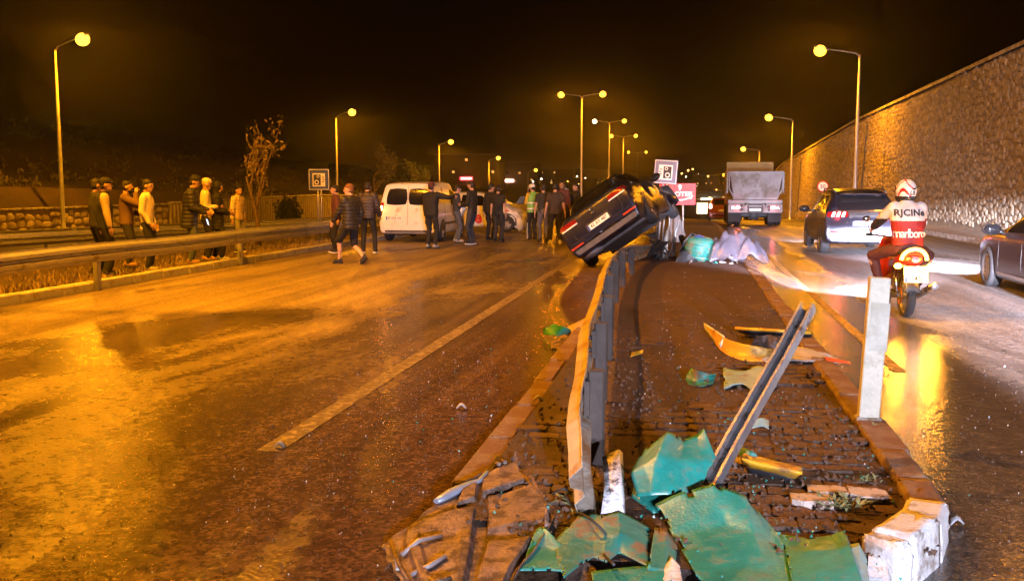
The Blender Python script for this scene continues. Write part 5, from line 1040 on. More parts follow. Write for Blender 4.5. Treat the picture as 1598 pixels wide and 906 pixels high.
person('onlooker in black jacket nearest the wrecked car roof', at(900, 368, 0), 120, 1.78, 'crowd by the crashed car', 'jacket', dkgrey, pantm=blackc, hair='short', head=(10, 0))
# ================================================================== MOTORCYCLE AND RIDER
redpl = mat('red bike plastic', (.3, .015, .012), .3, 0, .1, 4, coat=.4); BK = (2.82, 13.6, 0)
T = thing('motorcycle', 'small red motorcycle with glowing tail arc and amber indicators', 'motorcycle', BK, R(3))
def bike_wheel(y, r, w, name='wheel'):
    b = MB(); b.lathe([(-w * .3, r * .8), (-w / 2, r * .87), (-w * .42, r * .95), (-w * .2, r), (w * .2, r), (w * .42, r * .95), (w / 2, r * .87), (w * .3, r * .8), (-w * .3, r * .8)], 'x', (0, y, r), 32); o = b.build(name, black_rub, T)
    b = MB(); b.lathe([(-w * .3, r * .8), (w * .3, r * .8), (w * .3, r * .74), (-w * .3, r * .74), (-w * .3, r * .8)], 'x', (0, y, r), 28)
    for k in range(6): M = Matrix.Rotation(k * math.pi / 3, 3, 'X'); b.box(Vector((0, y, r)) + M @ Vector((0, 0, r * .4)), (.03, .035, r * .72), rot=M)
    b.lathe([(-.05, .04), (.05, .04)], 'x', (0, y, r), 12); b.build('rim', alloy, o); return o
bike_wheel(.0, .285, .12); bike_wheel(1.25, .285, .1)
b = MB(); b.lathe([(-.085, .12), (-.08, .12), (-.08, .07), (-.085, .07)], 'x', (0, 0, .285), 20); b.build('sprocket', mat('orange brown disc', (.35, .13, .04), .4, .6), T)
b = MB(); b.tube([(-.1, 0, .285), (-.1, .55, .33)], .022, 8); b.tube([(.1, 0, .285), (.1, .55, .33)], .022, 8); b.tube([(-.07, .55, .33), (.07, .55, .33)], .03, 8); b.build('swing_arm', tb, T)
for s in (-1, 1): b = MB(); b.tube([(s * .13, -.02, .32), (s * .13, .12, .66)], .026, 8); b.build('shock_absorber', chrome, T)
b = MB(); b.box((0, .5, .38), (.24, .36, .3), bev=.06); b.lathe([(-.17, .1), (-.15, .13), (.15, .13), (.17, .1)], 'x', (0, .48, .33), 16); b.build('engine', alloy, T)
b = MB(); b.grid([[Vector((math.cos(a) * .09, -.14 - .16 * (1 - k) + .02 * k, .33 + .30 * k + .03 * math.sin(a))) for a in np.linspace(0, math.pi, 7)] for k in (0, .35, .7, 1)], th=.008); b.build('rear_mudguard', black_pl, T)
b = MB(); loft(b, [(Vector((0, -.32, .80)), Vector((1, 0, 0)), Vector((0, 0, 1)), .09, .05), (Vector((0, -.2, .77)), Vector((1, 0, 0)), Vector((0, 0, 1)), .135, .09), (Vector((0, .1, .72)), Vector((1, 0, 0)), Vector((0, 0, 1)), .15, .12), (Vector((0, .5, .66)), Vector((1, 0, 0)), Vector((0, 0, 1)), .14, .14), (Vector((0, .8, .62)), Vector((1, 0, 0)), Vector((0, 0, 1)), .1, .16)]); b.build('tail_fairing', redpl, T)
b = MB(); loft(b, [(Vector((0, -.26, .86)), Vector((1, 0, 0)), Vector((0, 0, 1)), .1, .03), (Vector((0, .0, .84)), Vector((1, 0, 0)), Vector((0, 0, 1)), .14, .05), (Vector((0, .4, .79)), Vector((1, 0, 0)), Vector((0, 0, 1)), .12, .05)]); b.build('seat', black_pl, T)
b = MB(); loft(b, [(Vector((0, .7, .6)), Vector((1, 0, 0)), Vector((0, 0, 1)), .2, .25), (Vector((0, .95, .75)), Vector((1, 0, 0)), Vector((0, 0, 1)), .17, .22), (Vector((0, 1.1, .88)), Vector((1, 0, 0)), Vector((0, 0, 1)), .1, .12)]); b.build('leg_shield', redpl, T)
arc = [(math.cos(a) * .155, -.345 + .05 * abs(math.cos(a)), .76 + math.sin(a) * .145) for a in np.linspace(.02, math.pi - .02, 15)]
b = MB(); b.tube(arc, .024, 8); b.build('tail_light_arc', mat('glowing orange arc', (1, .5, .1), .3, emit=(1, .40, .06), es=11.), T)
b = MB(); b.ball((0, -.36, .77), (.05, .02, .04)); b.build('tail_light', red_lit, T)
for s in (-1, 1):
    b = MB(); b.tube([(s * .1, -.3, .7), (s * .17, -.31, .69)], .014, 6); o = b.build('indicator_stalk', black_pl, T); b = MB(); b.ball((s * .20, -.32, .69), (.05, .035, .036)); b.build('indicator', amber_lit, o); lamp('indicator_glow', 'POINT', (s * .22, -.42, .69), 45, (1, .4, .03), T, radius=.05)
b = MB(); b.box((0, 0, 0), (.29, .012, .21), bev=.005); p = b.build('number_plate', mat('bright plate', (.85, .85, .83), .45, 0, .03), T); p.location = (.01, -.36, .585); p.rotation_euler = (R(-14), 0, 0)
for txt, z in (('07 AB', .045), ('145', -.055)): vs, fs = text_mesh(txt, .1, .001); b = MB(); b.add([(v.x, -.0085, v.y + z) for v in vs], fs); b.build('number', plate_black, p)
b = MB(); b.box((-.125, -.0075, -.06), (.03, .004, .08)); b.build('country_band', plate_blue, p)
lamp('plate_lamp', 'POINT', (.01, -.46, .70), 1.6, (1, .9, .75), T, radius=.02)
b = MB(); b.tube([(.1, .4, .25), (.17, .1, .28)], .022, 8); b.tube([(.17, .12, .27), (.235, -.38, .44)], [.045, .052], 12); o = b.build('exhaust', chrome, T); b = MB(); b.ball((.237, -.4, .447), (.05, .02, .05)); b.build('exhaust_cap', alloy, o); b = MB(); b.lathe([(-.01, .014), (.01, .014)], 'y', (.237, -.42, .46), 8); b.lathe([(-.01, .014), (.01, .014)], 'y', (.237, -.42, .43), 8); b.build('outlet', black_pl, o)
b = MB(); b.tube([(-.36, .78, 1.04), (-.2, .9, 1.02), (0, .95, 1.0), (.2, .9, 1.02), (.36, .78, 1.04)], .014, 8); hb = b.build('handlebar', chrome, T)
for s in (-1, 1):
    b = MB(); b.tube([(s * .36, .78, 1.04), (s * .27, .84, 1.03)], .02, 8); b.build('grip', black_rub, hb); b = MB(); b.tube([(s * .28, .86, 1.04), (s * .34, .84, 1.2)], .008, 6); b.ball((s * .35, .83, 1.25), (.055, .02, .04)); b.build('mirror', chrome, hb)
    b = MB(); b.tube([(s * .06, 1.25, .285), (s * .07, 1.0, .85)], .025, 8); b.build('fork', chrome, T); b = MB(); b.tube([(s * .12, .42, .3), (s * .27, .42, .3)], .015, 6); b.build('foot_peg', black_rub, T)
b = MB(); b.tube([(-.12, .3, .3), (-.2, .15, .0)], .012, 6); b.build('side_stand', tb, T)
b = MB(); b.grid([[Vector((math.cos(a) * .075, 1.25 - .3 * math.cos(f), .3 + .3 * math.sin(f) + .02 * math.sin(a))) for a in np.linspace(0, math.pi, 5)] for f in np.linspace(.3, 2.4, 6)], th=.006); b.build('front_mudguard', redpl, T)
b = MB(); b.ball((0, 1.16, .9), (.09, .05, .07)); b.build('headlight', lit_head, T); lamp('headlight_beam', 'SPOT', (0, 1.25, .9), 17000, COOLW, T, rot=(R(78), 0, R(-2)), radius=.05, cone=56, blend=.7)
# rider
rj = cloth('white racing jacket', (.62, .57, .56), .6); rred = cloth('red racing cloth', (.24, .015, .015), .6); rblk = cloth('black racing cloth', (.02, .018, .02), .6)
rid, J = person('motorcyclist in white and red racing jacket and patterned helmet seen from behind', (BK[0], BK[1], 0), 3, 1.75, None, 'jacket', rj, None, pants='trousers', pantm=mat('dark red trousers', (.06, .014, .013), .7, 0, .2, 5), shoem=black_pl, hair=None, hip=(0, .06, .93), lean=.16, lf=(-.235, .42), rf=(.235, .42), lz=.3, rz=.3, lh=(-.35, .74, 1.06), rh=(.35, .74, 1.06), lknee=(-.8, .6, .3), rknee=(.8, .6, .3), pole_l=(-1.0, -.5, -.45), pole_r=(1.0, -.5, -.45), bulk=1.18, hem=.92, head=(22, 0))
jac = [o for o in rid.children if o.name.startswith('jacket')][0]; tr = [o for o in rid.children if o.name.startswith('trousers')][0]
jac.data.materials.append(rred); jac.data.materials.append(rblk)
mid = J['sp'](1.2)
for p in jac.data.polygons:                          # the jacket's own colour blocks
    c = p.center; inback = abs(c.x) < .215
    if inback and c.z < J['sp'](1.255).z: p.material_index = 1
    elif not inback and (c - (J['elb'][-1] if c.x < 0 else J['elb'][1])).length < .3 and c.z < (J['elb'][-1 if c.x < 0 else 1].z + .0) and c.y < .6: p.material_index = 2 if c.x < 0 else 1
bv = BVHTree.FromPolygons([v.co for v in jac.data.vertices], [list(p.vertices) for p in jac.data.polygons])
def back_text(txt, size, z, m, bold=.004, shear=0., spacing=1., sx=1.):
    vs, fs = text_mesh(txt, size, bold, shear, spacing); V = []
    for v in vs:
        h = bv.ray_cast(Vector((v.x * sx, -2, z + v.y)), Vector((0, 1, 0))); V.append((h[0] if h[0] else Vector((v.x * sx, 0, z + v.y))) + Vector((0, -.006, .002)))
    b = MB(); b.add(V, fs); b.build('back_lettering', m, rid)
back_text('RJCINe', .115, J['sp'](1.355).z, rblk, .004, 0, 1.05, 1.05); back_text('marlboro', .155, J['sp'](1.085).z, cloth('white print', (.75, .7, .68)), .003, 0, .82, .84)
hc, hd = J['hc'], J['hd']
hel = mat('helmet white', (.72, .68, .64), .2, 0, .1, 8, coat=.6); hred = mat('helmet red', (.45, .03, .02), .2, coat=.6); hblk = mat('helmet black', (.02, .02, .02), .2, coat=.6)
b = MB(); b.ball(hc + hd @ Vector((0, 0, .03)), (.128, .15, .145), hd, 24, 16); b.ball(hc + hd @ Vector((0, .06, -.07)), (.1, .1, .075), hd, 16, 10); b.ball(hc + hd @ Vector((0, -.02, -.06)), (.115, .12, .07), hd, 16, 10); he = fuse(b, 'helmet', hel, rid, .012, 3)
he.data.materials.append(hred); he.data.materials.append(hblk)
for p in he.data.polygons:
    v = hd.inverted() @ (p.center - hc); a = math.atan2(v.x, -v.y)
    s_ = v.z + .06 * math.sin(a * 3 + 1.2)
    if v.z < -.055: p.material_index = 2
    elif -.05 < s_ < -.005 and a < .3: p.material_index = 1
    elif .09 < s_ < .115: p.material_index = 2 if a > 0 else 1
b = MB(); b.grid([[hc + hd @ Vector((math.sin(a) * .128, math.cos(a) * .15, .045 + z)) for a in np.linspace(-1.1, 1.1, 12)] for z in (-.05, 0, .045)], th=.006); b.build('visor', dark_glass, he)
hv_ = BVHTree.FromPolygons([v.co for v in he.data.vertices], [list(p.vertices) for p in he.data.polygons])
vs, fs = text_mesh('LS', .07, .003); b = MB(); V = []
for v in vs:
    h = hv_.ray_cast(hc + Vector((.05 + v.x, -1, -.01 + v.y)), Vector((0, 1, 0))); V.append((h[0] if h[0] else hc) + Vector((0, -.004, 0)))
b.add(V, fs); b.build('helmet_lettering', hblk, he)

# ================================================================== SIGNS AND POSTS
sgb = mat('sign blue', (.035, .06, .22), .4, 0, .05); sgw = mat('sign white', (.75, .72, .66), .4, 0, .04); sgr = mat('sign red', (.5, .03, .025), .45, 0, .1, 3, dirt=(.35, .12, .1), dirt_amt=.3); sgk = mat('sign black', (.03, .03, .035), .5, 0, 0)
def camera_sign(label, loc, rot, mirror_=1, size=.64, pole_h=2.2, lean=(0, 0), sgb=sgb):
    t = thing('camera_sign', label, 'road sign', loc, rot); s = size
    for k in (-.05, .05): b = MB(); b.tube([(k, .03, -.1), (k + lean[0], .03 + lean[1], pole_h)], .022, 8); b.build('pole', galv, t)
    o = Vector((lean[0], lean[1], pole_h - s * .5))
    b = MB(); b.box(o + Vector((0, -.012, 0)), (s, .02, s), bev=.006); p = b.build('panel', sgb, t)
    def part(n, m, x, z, w, h, d): q = MB(); q.box(o + Vector((x * s * mirror_, d, z * s)), (w * s, .006, h * s)); return q.build(n, m, p)
    part('border', sgw, 0, 0, .96, .96, -.0235); part('field', sgb, 0, 0, .9, .9, -.028); part('pictogram_field', sgw, 0, -.02, .6, .62, -.0335)
    part('camera_body', sgk, -.08, -.02, .34, .5, -.039)
    for x, z, r in ((-.03, .14, .07), (-.1, -.13, .11)):
        q = MB(); q.lathe([(0, r * s), (-.003, r * s * .98), (-.003, r * s * .62), (0, r * s * .6)], 'y', o + Vector((x * s * mirror_, -.046, z * s)), 20); q.build('lens_ring', sgw, p)
    for k in range(3): part('flash_ray', sgk, .2 + .03 * (k % 2), .1 - .1 * k, .1, .04, -.039)
    return t
g = P(498, 280, 28.8); camera_sign('blue and white speed camera sign on poles behind the guardrail', (g.x, 28.8, .05), R(6), 1, .64, g.z - .05 + .32)
g = P(1031, 268, 25.6); camera_sign('tilted blue speed camera sign rising behind the crashed car', (g.x, 25.6, .1), R(-16), -1, .6, g.z - .1 + .3, (.0, .0), mat('faded sign blue', (.16, .17, .26), .5, 0, .1, 5)).rotation_euler = (0, R(4), R(-14))
g = P(1064, 303, 27.2); t = thing('red_sign', 'red scooter sign with number 9 behind the crashed car', 'sign', (g.x - .12, 27.2, .1), R(-4)); h = g.z - .1
for k in (-.2, .16): b = MB(); b.tube([(k, .03, -.1), (k, .03, h + .26)], .025, 8); b.build('pole', galv, t)
b = MB(); b.box((0, 0, h), (.98, .02, .58), bev=.006); p = b.build('panel', sgr, t)
for txt, sz, x, z in (('9', .2, .07, .17), ('SCOOTER', .17, -.02, .0)):
    vs, fs = text_mesh(txt, sz, .006); b = MB(); b.add([(v.x * (1 if len(txt) == 1 else 1.12) + x, -.014, v.y + h + z) for v in vs], fs); b.build('lettering', sgw, p)
b = MB(); b.grid([[Vector((-.3 + .66 * u, -.014, h - .17 + .07 * max(0, u - .7) * 3 + w)) for u in np.linspace(0, 1, 12)] for w in (0, .035)]); b.add([(.28, -.0145, h - .1), (.42, -.0145, h - .03), (.38, -.0145, h - .13)], [(0, 1, 2)]); b.build('arrow', sgw, p)
g = P(1284, 291, 66); t = thing('speed_limit_sign', 'round white speed limit sign reading 50 on the stone wall footway', 'road sign', (g.x, 66, zr(66) + .15)); hz_ = g.z - zr(66) - .15
b = MB(); b.tube([(0, .03, -.1), (0, .03, hz_ + .3)], .03, 8); b.build('pole', galv, t)
b = MB(); b.lathe([(.02, 0), (.02, .36), (0, .37), (-.01, .36), (-.01, 0)], 'y', (0, 0, hz_), 28); p = b.build('panel', sgr, t); b = MB(); b.lathe([(-.014, .29), (-.015, 0)], 'y', (0, 0, hz_), 28); b.build('white_disc', mat('reflective white disc', (.85, .85, .85), .4, 0, .02), p)
vs, fs = text_mesh('50', .33, .004); b = MB(); b.add([(v.x, -.02, v.y + hz_) for v in vs], fs); b.build('number', sgk, p)
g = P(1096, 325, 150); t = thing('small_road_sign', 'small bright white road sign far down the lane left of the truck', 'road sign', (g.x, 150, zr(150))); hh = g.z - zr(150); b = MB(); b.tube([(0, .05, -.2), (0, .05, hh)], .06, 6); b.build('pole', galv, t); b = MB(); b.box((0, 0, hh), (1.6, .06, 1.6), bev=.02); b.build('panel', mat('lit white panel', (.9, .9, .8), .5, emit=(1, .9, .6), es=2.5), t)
# white marker post at the kerb
g = G(1352, 652, .15); t = thing('marker_post', 'square white wooden marker post standing on the median kerb', 'post', (g.x, g.y, .14)); h = .96
b = MB(); b.box((.03, 0, h / 2), (.13, .09, h), rot=(0, R(2.4), 0), bev=.006); b.build('shaft', mat('weathered white wood', (.42, .41, .33), .7, 0, .15, 7, .4, 30, dirt=(.3, .28, .21), dirt_amt=.35, dirt_scale=6), t)
b = MB(); b.box((.05, -.047, h * .66), (.12, .004, .32), rot=(0, R(2.4), 0)); b.build('faded_band', mat('faded band', (.36, .36, .3), .7, 0, .2, 9, dirt=(.28, .27, .2), dirt_amt=.5), t)
b = MB(); b.box((.01, 0, .01), (.16, .12, .03), bev=.008); b.build('foot', concrete, t)
# ================================================================== WRECKAGE
green = mat('green moulded plastic', (.012, .22, .185), .42, 0, .25, 6, .2, 60, coat=.15, dirt=(.07, .19, .15), dirt_amt=.35, dirt_scale=11)
green2 = mat('scuffed green plastic', (.012, .17, .14), .5, 0, .25, 7, .2, 35, dirt=(.15, .10, .05), dirt_amt=.4, dirt_scale=7)
teal = mat('pale teal plastic', (.2, .32, .31), .45, 0, .2, 7, .2, 40, dirt=(.2, .15, .1), dirt_amt=.35)
grey_pl = mat('grey plastic', (.3, .31, .33), .45, 0, .15, 6, .15, 40, dirt=(.14, .09, .05), dirt_amt=.35); yel = mat('yellow plastic', (.6, .33, .02), .4, 0, .15, 6, .15, 40, dirt=(.2, .1, .03), dirt_amt=.3); rustp = mat('rust brown undertray', (.17, .115, .09), .5, .15, .35, 14, .5, 70, dirt=(.06, .038, .026), dirt_amt=.55, dirt_scale=9); whit = mat('scuffed white plastic', (.6, .62, .64), .5, 0, .15, 6, .2, 40, dirt=(.2, .17, .13), dirt_amt=.35)
def lerp_rows(A, n):
    out = [A[i] * (1 - k / n) + A[i + 1] * (k / n) for i in range(len(A) - 1) for k in range(n)]; return np.array(out + [A[-1]])
def dense(rows, nu=5, nv=4, amp=.006, sc=14., seed=0., crease=False):
    crom = lerp_rows if crease else globals()['crom']
    A = np.array([[tuple(p) for p in r] for r in rows]); B = crom(A.reshape(len(A), -1), nv).reshape(-1, A.shape[1], 3)
    C = crom(B.transpose(1, 0, 2).reshape(A.shape[1], -1), nu).reshape(-1, B.shape[0], 3).transpose(1, 0, 2).copy()
    for i in range(C.shape[0]):
        for j in range(C.shape[1]):
            p = Vector(C[i, j]); C[i, j, 2] += noise.noise(p * sc + Vector((seed, 0, 0))) * amp; C[i, j, 1] += noise.noise(p * sc + Vector((0, seed, 5))) * amp
    return C
def torn(b, C, th=.008, amt=.5, seed=0., sc=5., mi=0):
    """sheet with thickness whose border is torn away unevenly"""
    h, w, _ = C.shape; du = np.gradient(C, axis=0); dv = np.gradient(C, axis=1); nn = np.cross(dv, du); nn /= np.linalg.norm(nn, axis=2, keepdims=True) + 1e-9; B = C + nn * th; k = h * w; keep = set()
    for i in range(h - 1):
        for j in range(w - 1):
            u, v = (j + .5) / (w - 1), (i + .5) / (h - 1); e = min(u, 1 - u, v, 1 - v); n_ = noise.noise(Vector((u * sc + seed, v * sc, seed))) + .5 * noise.noise(Vector((u * sc * 3.1, v * sc * 3.1 + seed, 7)))
            if e > amt * .16 * max(0, n_): keep.add((i, j))
    F = []
    for i, j in keep:
        a, c, d, e = i * w + j, i * w + j + 1, (i + 1) * w + j + 1, (i + 1) * w + j; F += [[a, c, d, e], [e + k, d + k, c + k, a + k]]
        if (i - 1, j) not in keep: F.append([a, a + k, c + k, c])
        if (i + 1, j) not in keep: F.append([d, d + k, e + k, e])
        if (i, j - 1) not in keep: F.append([e, e + k, a + k, a])
        if (i, j + 1) not in keep: F.append([c, c + k, d + k, d])
    V = np.concatenate([C.reshape(-1, 3), B.reshape(-1, 3)]); us = sorted({q for f in F for q in f}); mp = {q: n for n, q in enumerate(us)}
    b.add([V[q] for q in us], [[mp[q] for q in f] for f in F], mi, True); return b
def pix_sheet(t, name, m, rows, th=.0045, amp=.006, smooth=True, nu=11, nv=11, zmin=None, sc=14.):
    base = t.location; A = [[P(*q) if P(*q).z > .115 or m is rustp else G(q[0], q[1], .12) for q in r] for r in rows]; C = dense(A, nu, nv, amp * .35, sc, rnd.uniform(0, 50), True)
    if zmin is not None: C[:, :, 2] = np.maximum(C[:, :, 2], zmin)
    b = MB(); torn(b, C, th, .42, rnd.uniform(0, 40), 7.); b.sm = [smooth] * len(b.sm); return b.build(name, m, t, off=base)
def debris(name, label, px, py, z=.12, cat='wreckage'): return thing(name, label, cat, G(px, py, z))
# big green panel
t = thing('green_wreckage', 'large crumpled green plastic panel leaning at the near end of the median', 'wreckage', (.28, 4.3, .05))
pix_sheet(t, 'panel_sheet', green, [[(1022, 786, 4.72), (1060, 768, 4.76), (1112, 754, 4.78), (1162, 772, 4.72), (1194, 808, 4.68), (1215, 833, 4.62)], [(1052, 838, 4.42), (1085, 826, 4.48), (1136, 818, 4.52), (1176, 832, 4.42), (1212, 850, 4.42), (1228, 864, 4.42)], [(1085, 892, 4.14), (1110, 888, 4.18), (1152, 884, 4.20), (1195, 890, 4.10), (1228, 900, 4.12), (1240, 905, 4.14)], [(1105, 955, 3.96), (1130, 950, 3.99), (1165, 950, 3.98), (1205, 950, 3.96), (1235, 952, 3.96), (1250, 955, 3.97)]], amp=.008)
pix_sheet(t, 'folded_flange', green, [[(1213, 832, 4.56), (1262, 839, 4.54), (1298, 834, 4.52), (1317, 824, 4.5)], [(1226, 862, 4.3), (1264, 858, 4.26), (1308, 856, 4.26), (1326, 850, 4.28)], [(1232, 890, 4.08), (1274, 892, 4.04), (1316, 890, 4.05), (1338, 884, 4.08)], [(1240, 945, 3.84), (1282, 945, 3.82), (1326, 942, 3.82), (1356, 936, 3.85)]], amp=.006)
# folded green box corner
t = debris('green_casing', 'folded green plastic casing with sharp ridge behind the large green panel', 1060, 760)
pix_sheet(t, 'casing', green, [[(1000, 706, 5.12), (1043, 672, 5.2), (1068, 684, 5.25), (1088, 678, 5.3), (1098, 667, 5.3)], [(984, 738, 4.95), (1026, 712, 4.96), (1062, 718, 5.0), (1092, 718, 5.05), (1118, 714, 5.12)], [(994, 775, 4.82), (1014, 772, 4.78), (1052, 770, 4.8), (1080, 768, 4.86), (1092, 762, 4.92)]], amp=.006, smooth=True, nu=8, nv=8)
pix_sheet(t, 'inner_flap', green2, [[(1000, 712, 5.1), (1030, 730, 5.05), (1070, 735, 5.1)], [(985, 775, 4.9), (1020, 800, 4.85), (1065, 790, 4.9)]], amp=.006)
# torn green pieces along the bottom
for lb, rows, m in [
    ('upright torn green shard beside the rust brown undertray', [[(838, 820, 4.4), (852, 823, 4.36), (884, 858, 4.3)], [(824, 855, 4.28), (850, 852, 4.22), (888, 868, 4.26)], [(811, 889, 4.14), (846, 888, 4.06), (884, 890, 4.12)]], green),
    ('curled split green sheet below the guardrail end', [[(866, 842, 4.4), (904, 803, 4.5), (930, 800, 4.52), (938, 804, 4.46), (968, 797, 4.5), (1014, 822, 4.5)], [(868, 872, 4.24), (904, 838, 4.3), (926, 832, 4.34), (942, 842, 4.26), (968, 830, 4.3), (1015, 850, 4.32)], [(880, 900, 4.1), (906, 880, 4.16), (926, 868, 4.2), (946, 876, 4.14), (966, 862, 4.2), (1012, 882, 4.16)]], green2),
    ('narrow green strip standing left of the large green panel', [[(1022, 822, 4.42), (1040, 824, 4.4), (1057, 850, 4.34)], [(1010, 888, 4.14), (1036, 892, 4.1), (1054, 886, 4.14)]], green2),
    ('flat green offcut at the bottom centre of the wreckage', [[(922, 890, 4.1), (960, 886, 4.1), (1008, 882, 4.12), (1042, 876, 4.16)], [(930, 936, 3.86), (966, 932, 3.86), (1010, 930, 3.86), (1052, 918, 3.92)]], green),
    ('small pale plastic scrap between the green offcuts', [[(1036, 884, 4.08), (1048, 868, 4.12), (1060, 880, 4.06)], [(1034, 914, 3.94), (1050, 905, 3.94), (1066, 910, 3.94)]], whit),
    ('rust brown bracket between undertray and green offcut', [[(884, 888, 4.08), (912, 872, 4.12), (930, 886, 4.06)], [(876, 935, 3.9), (905, 915, 3.9), (935, 925, 3.9)]], rustp),
    ('bluish bent plate at the right end of the large green panel', [[(1322, 850, 4.3), (1340, 846, 4.3), (1352, 868, 4.22)], [(1330, 925, 3.95), (1345, 922, 3.95), (1358, 915, 4.0)]], teal)]:
    p0 = rows[-1][1]; t = debris('plastic_fragment', lb, p0[0], min(p0[1], 900), .05); pix_sheet(t, 'fragment', m, rows, amp=.008)
t = debris('white_slab', 'upright broken white painted kerb slab beside the nose of the median', 1372, 900, .02, 'slab')
b = MB(); q = [P(1356, 846, 4.42), P(1384, 844, 4.44), P(1388, 935, 4.1), P(1352, 935, 4.1)]; off = Vector((.03, .1, .0)); b.add(q + [p + off for p in q], [(0, 1, 2, 3), (7, 6, 5, 4), (0, 4, 5, 1), (1, 5, 6, 2), (2, 6, 7, 3), (3, 7, 4, 0)]); b.build('slab_body', nose_m, t, off=t.location)
b = MB(); r2 = random.Random(4)
for k in range(26): c = G(1378 + r2.gauss(0, 12), 838 + r2.gauss(0, 8), .12); b.box(c, (r2.uniform(.01, .045), r2.uniform(.01, .04), r2.uniform(.01, .03)), rot=(r2.random(), r2.random(), r2.random()))
tag(b.build('broken_concrete', concrete), 'crumbs of broken concrete on the median nose', 'rubble', kind='stuff')
# rust brown undertray
t = debris('undertray', 'rust brown car undertray with ribs lying left of the guardrail end', 740, 850, .02)
L_ = [((690, 776, .09), (804, 716, .12)), ((662, 800, .08), (822, 738, .12)), ((640, 818, .07), (838, 764, .11)), ((598, 851, .05), (866, 808, .1)), ((612, 884, .06), (846, 848, .11)), ((630, 915, .05), (815, 890, .1)), ((645, 955, .04), (790, 940, .06))]
A = [[G(*(np.array(a) * (1 - u) + np.array(c) * u)) for u in np.linspace(0, 1, 6)] for a, c in L_]; C = dense(A, 14, 9, .004, 7.)
h, w, _ = C.shape
def rr_(u, v, u0, u1, v0, v1, e=.012): return smin((u - u0) / e) * smin((u1 - u) / e) * smin((v - v0) / e) * smin((v1 - v) / e)
for i in range(h):
    for j in range(w):
        u, v = j / (w - 1), i / (h - 1)
        k = .035 * rr_(u, v, .56, .93, .06, .27) + .035 * rr_(u, v, .60, .96, .31, .56) + .03 * rr_(u, v, .34, .52, .1, .3) + .04 * rr_(u, v, .12, .54, .36, .96, .03) - .012 * rr_(u, v, .2, .46, .5, .85, .03) + .03 * rr_(u, v, .62, .9, .62, .95)
        k += .03 * (smin((v - .0) / .015) * smin((.03 - v) / .015) + smin((u - .965) / .012)) + .012 * noise.noise(Vector((u * 6, v * 9, 2)))
        C[i, j, 2] = max(C[i, j, 2], .02) + k
b = MB(); torn(b, C, .006, .8, 3., 4.); b.sm = [False] * len(b.sm); b.build('tray', rustp, t, off=t.location)
def on_tray(u, v): i, j = min(int(v * (h - 1)), h - 1), min(int(u * (w - 1)), w - 1); return Vector(C[i, j]) + Vector((0, 0, .014))
b = MB(); b.tube([on_tray(u, .08 + .16 * (1 - u) * 0) for u in np.linspace(.02, .62, 8)], [.02, .03, .034, .034, .03, .024, .018, .01], 8, flat=.6); b.build('blue_grey_seal', mat('blue grey seal', (.3, .36, .46), .4, .3, .2, 8), t, off=t.location)
for q in ([(.1, .62), (.2, .6), (.35, .57)], [(.1, .78), (.25, .76), (.36, .74)], [(.2, .92), (.4, .9)], [(.06, .5), (.07, .7), (.1, .95)], [(.95, .2), (.97, .45), (.98, .6)], [(.75, .02), (.76, .09)], [(.82, .02), (.83, .09)]):
    b = MB(); b.tube([on_tray(*x) for x in q], .011, 6); b.build('tray_rib', rustp if q[0][0] != .1 else mat('worn edge', (.35, .3, .3), .5, .3), t, off=t.location)
for px, py in ((870, 770), (852, 745), (845, 755)): c = G(px, py, .05); b = MB(); b.box(c, (.07, .06, .03), rot=(.3, .4, .6), bev=.005); b.build('clip', rustp, t, off=t.location)
b = MB(); b.tube([G(600, 852, .03), G(618, 858, .05), G(622, 890, .06)], .014, 6); b.build('bracket', galv, t, off=t.location)
# leaning steel post
p0, p1 = P(1112, 748, 5.3), P(1256, 488, 6.3); t = thing('steel_post', 'bent grey steel channel post leaning over the median debris', 'post', p0); d = (p1 - p0); L0 = d.length + .12; d.normalize(); sx = d.cross(Vector((.55, 1, -.2))).normalized(); ny = sx.cross(d).normalized(); M = Matrix((sx, ny, d)).transposed()
b = MB(); prof = [(-.045, -.035), (-.045, .03), (.045, .03), (.045, -.035), (.028, -.035), (.028, -.03), (.04, -.03), (.04, .025), (-.04, .025), (-.04, -.03), (-.028, -.03), (-.028, -.035)]; n = len(prof)
rings = [(0., 0.), (.35, .004), (.7, 0.), (1.05, -.006), (L0, .0)]; vs = []
for z, o_ in rings: vs += [M @ Vector((x + o_, y, z - .06)) for x, y in prof]
b.add(vs, [[i * n + j, i * n + (j + 1) % n, (i + 1) * n + (j + 1) % n, (i + 1) * n + j] for i in range(4) for j in range(n)] + [list(range(n)), [4 * n + j for j in range(n)][::-1]]); b.build('channel', mat('scratched zinc', (.4, .41, .43), .38, .8, .2, 7, .2, 40, dirt=(.12, .08, .05), dirt_amt=.3, dirt_scale=8), t)
for z in (.2, .62, 1.0): b = MB(); b.lathe([(0, .016), (-.012, .014), (-.012, 0)], 'y', (0, 0, 0), 8); o = b.build('bolt', galv, t); o.location = M @ Vector((.0, .022, z)); o.rotation_euler = M.to_euler()
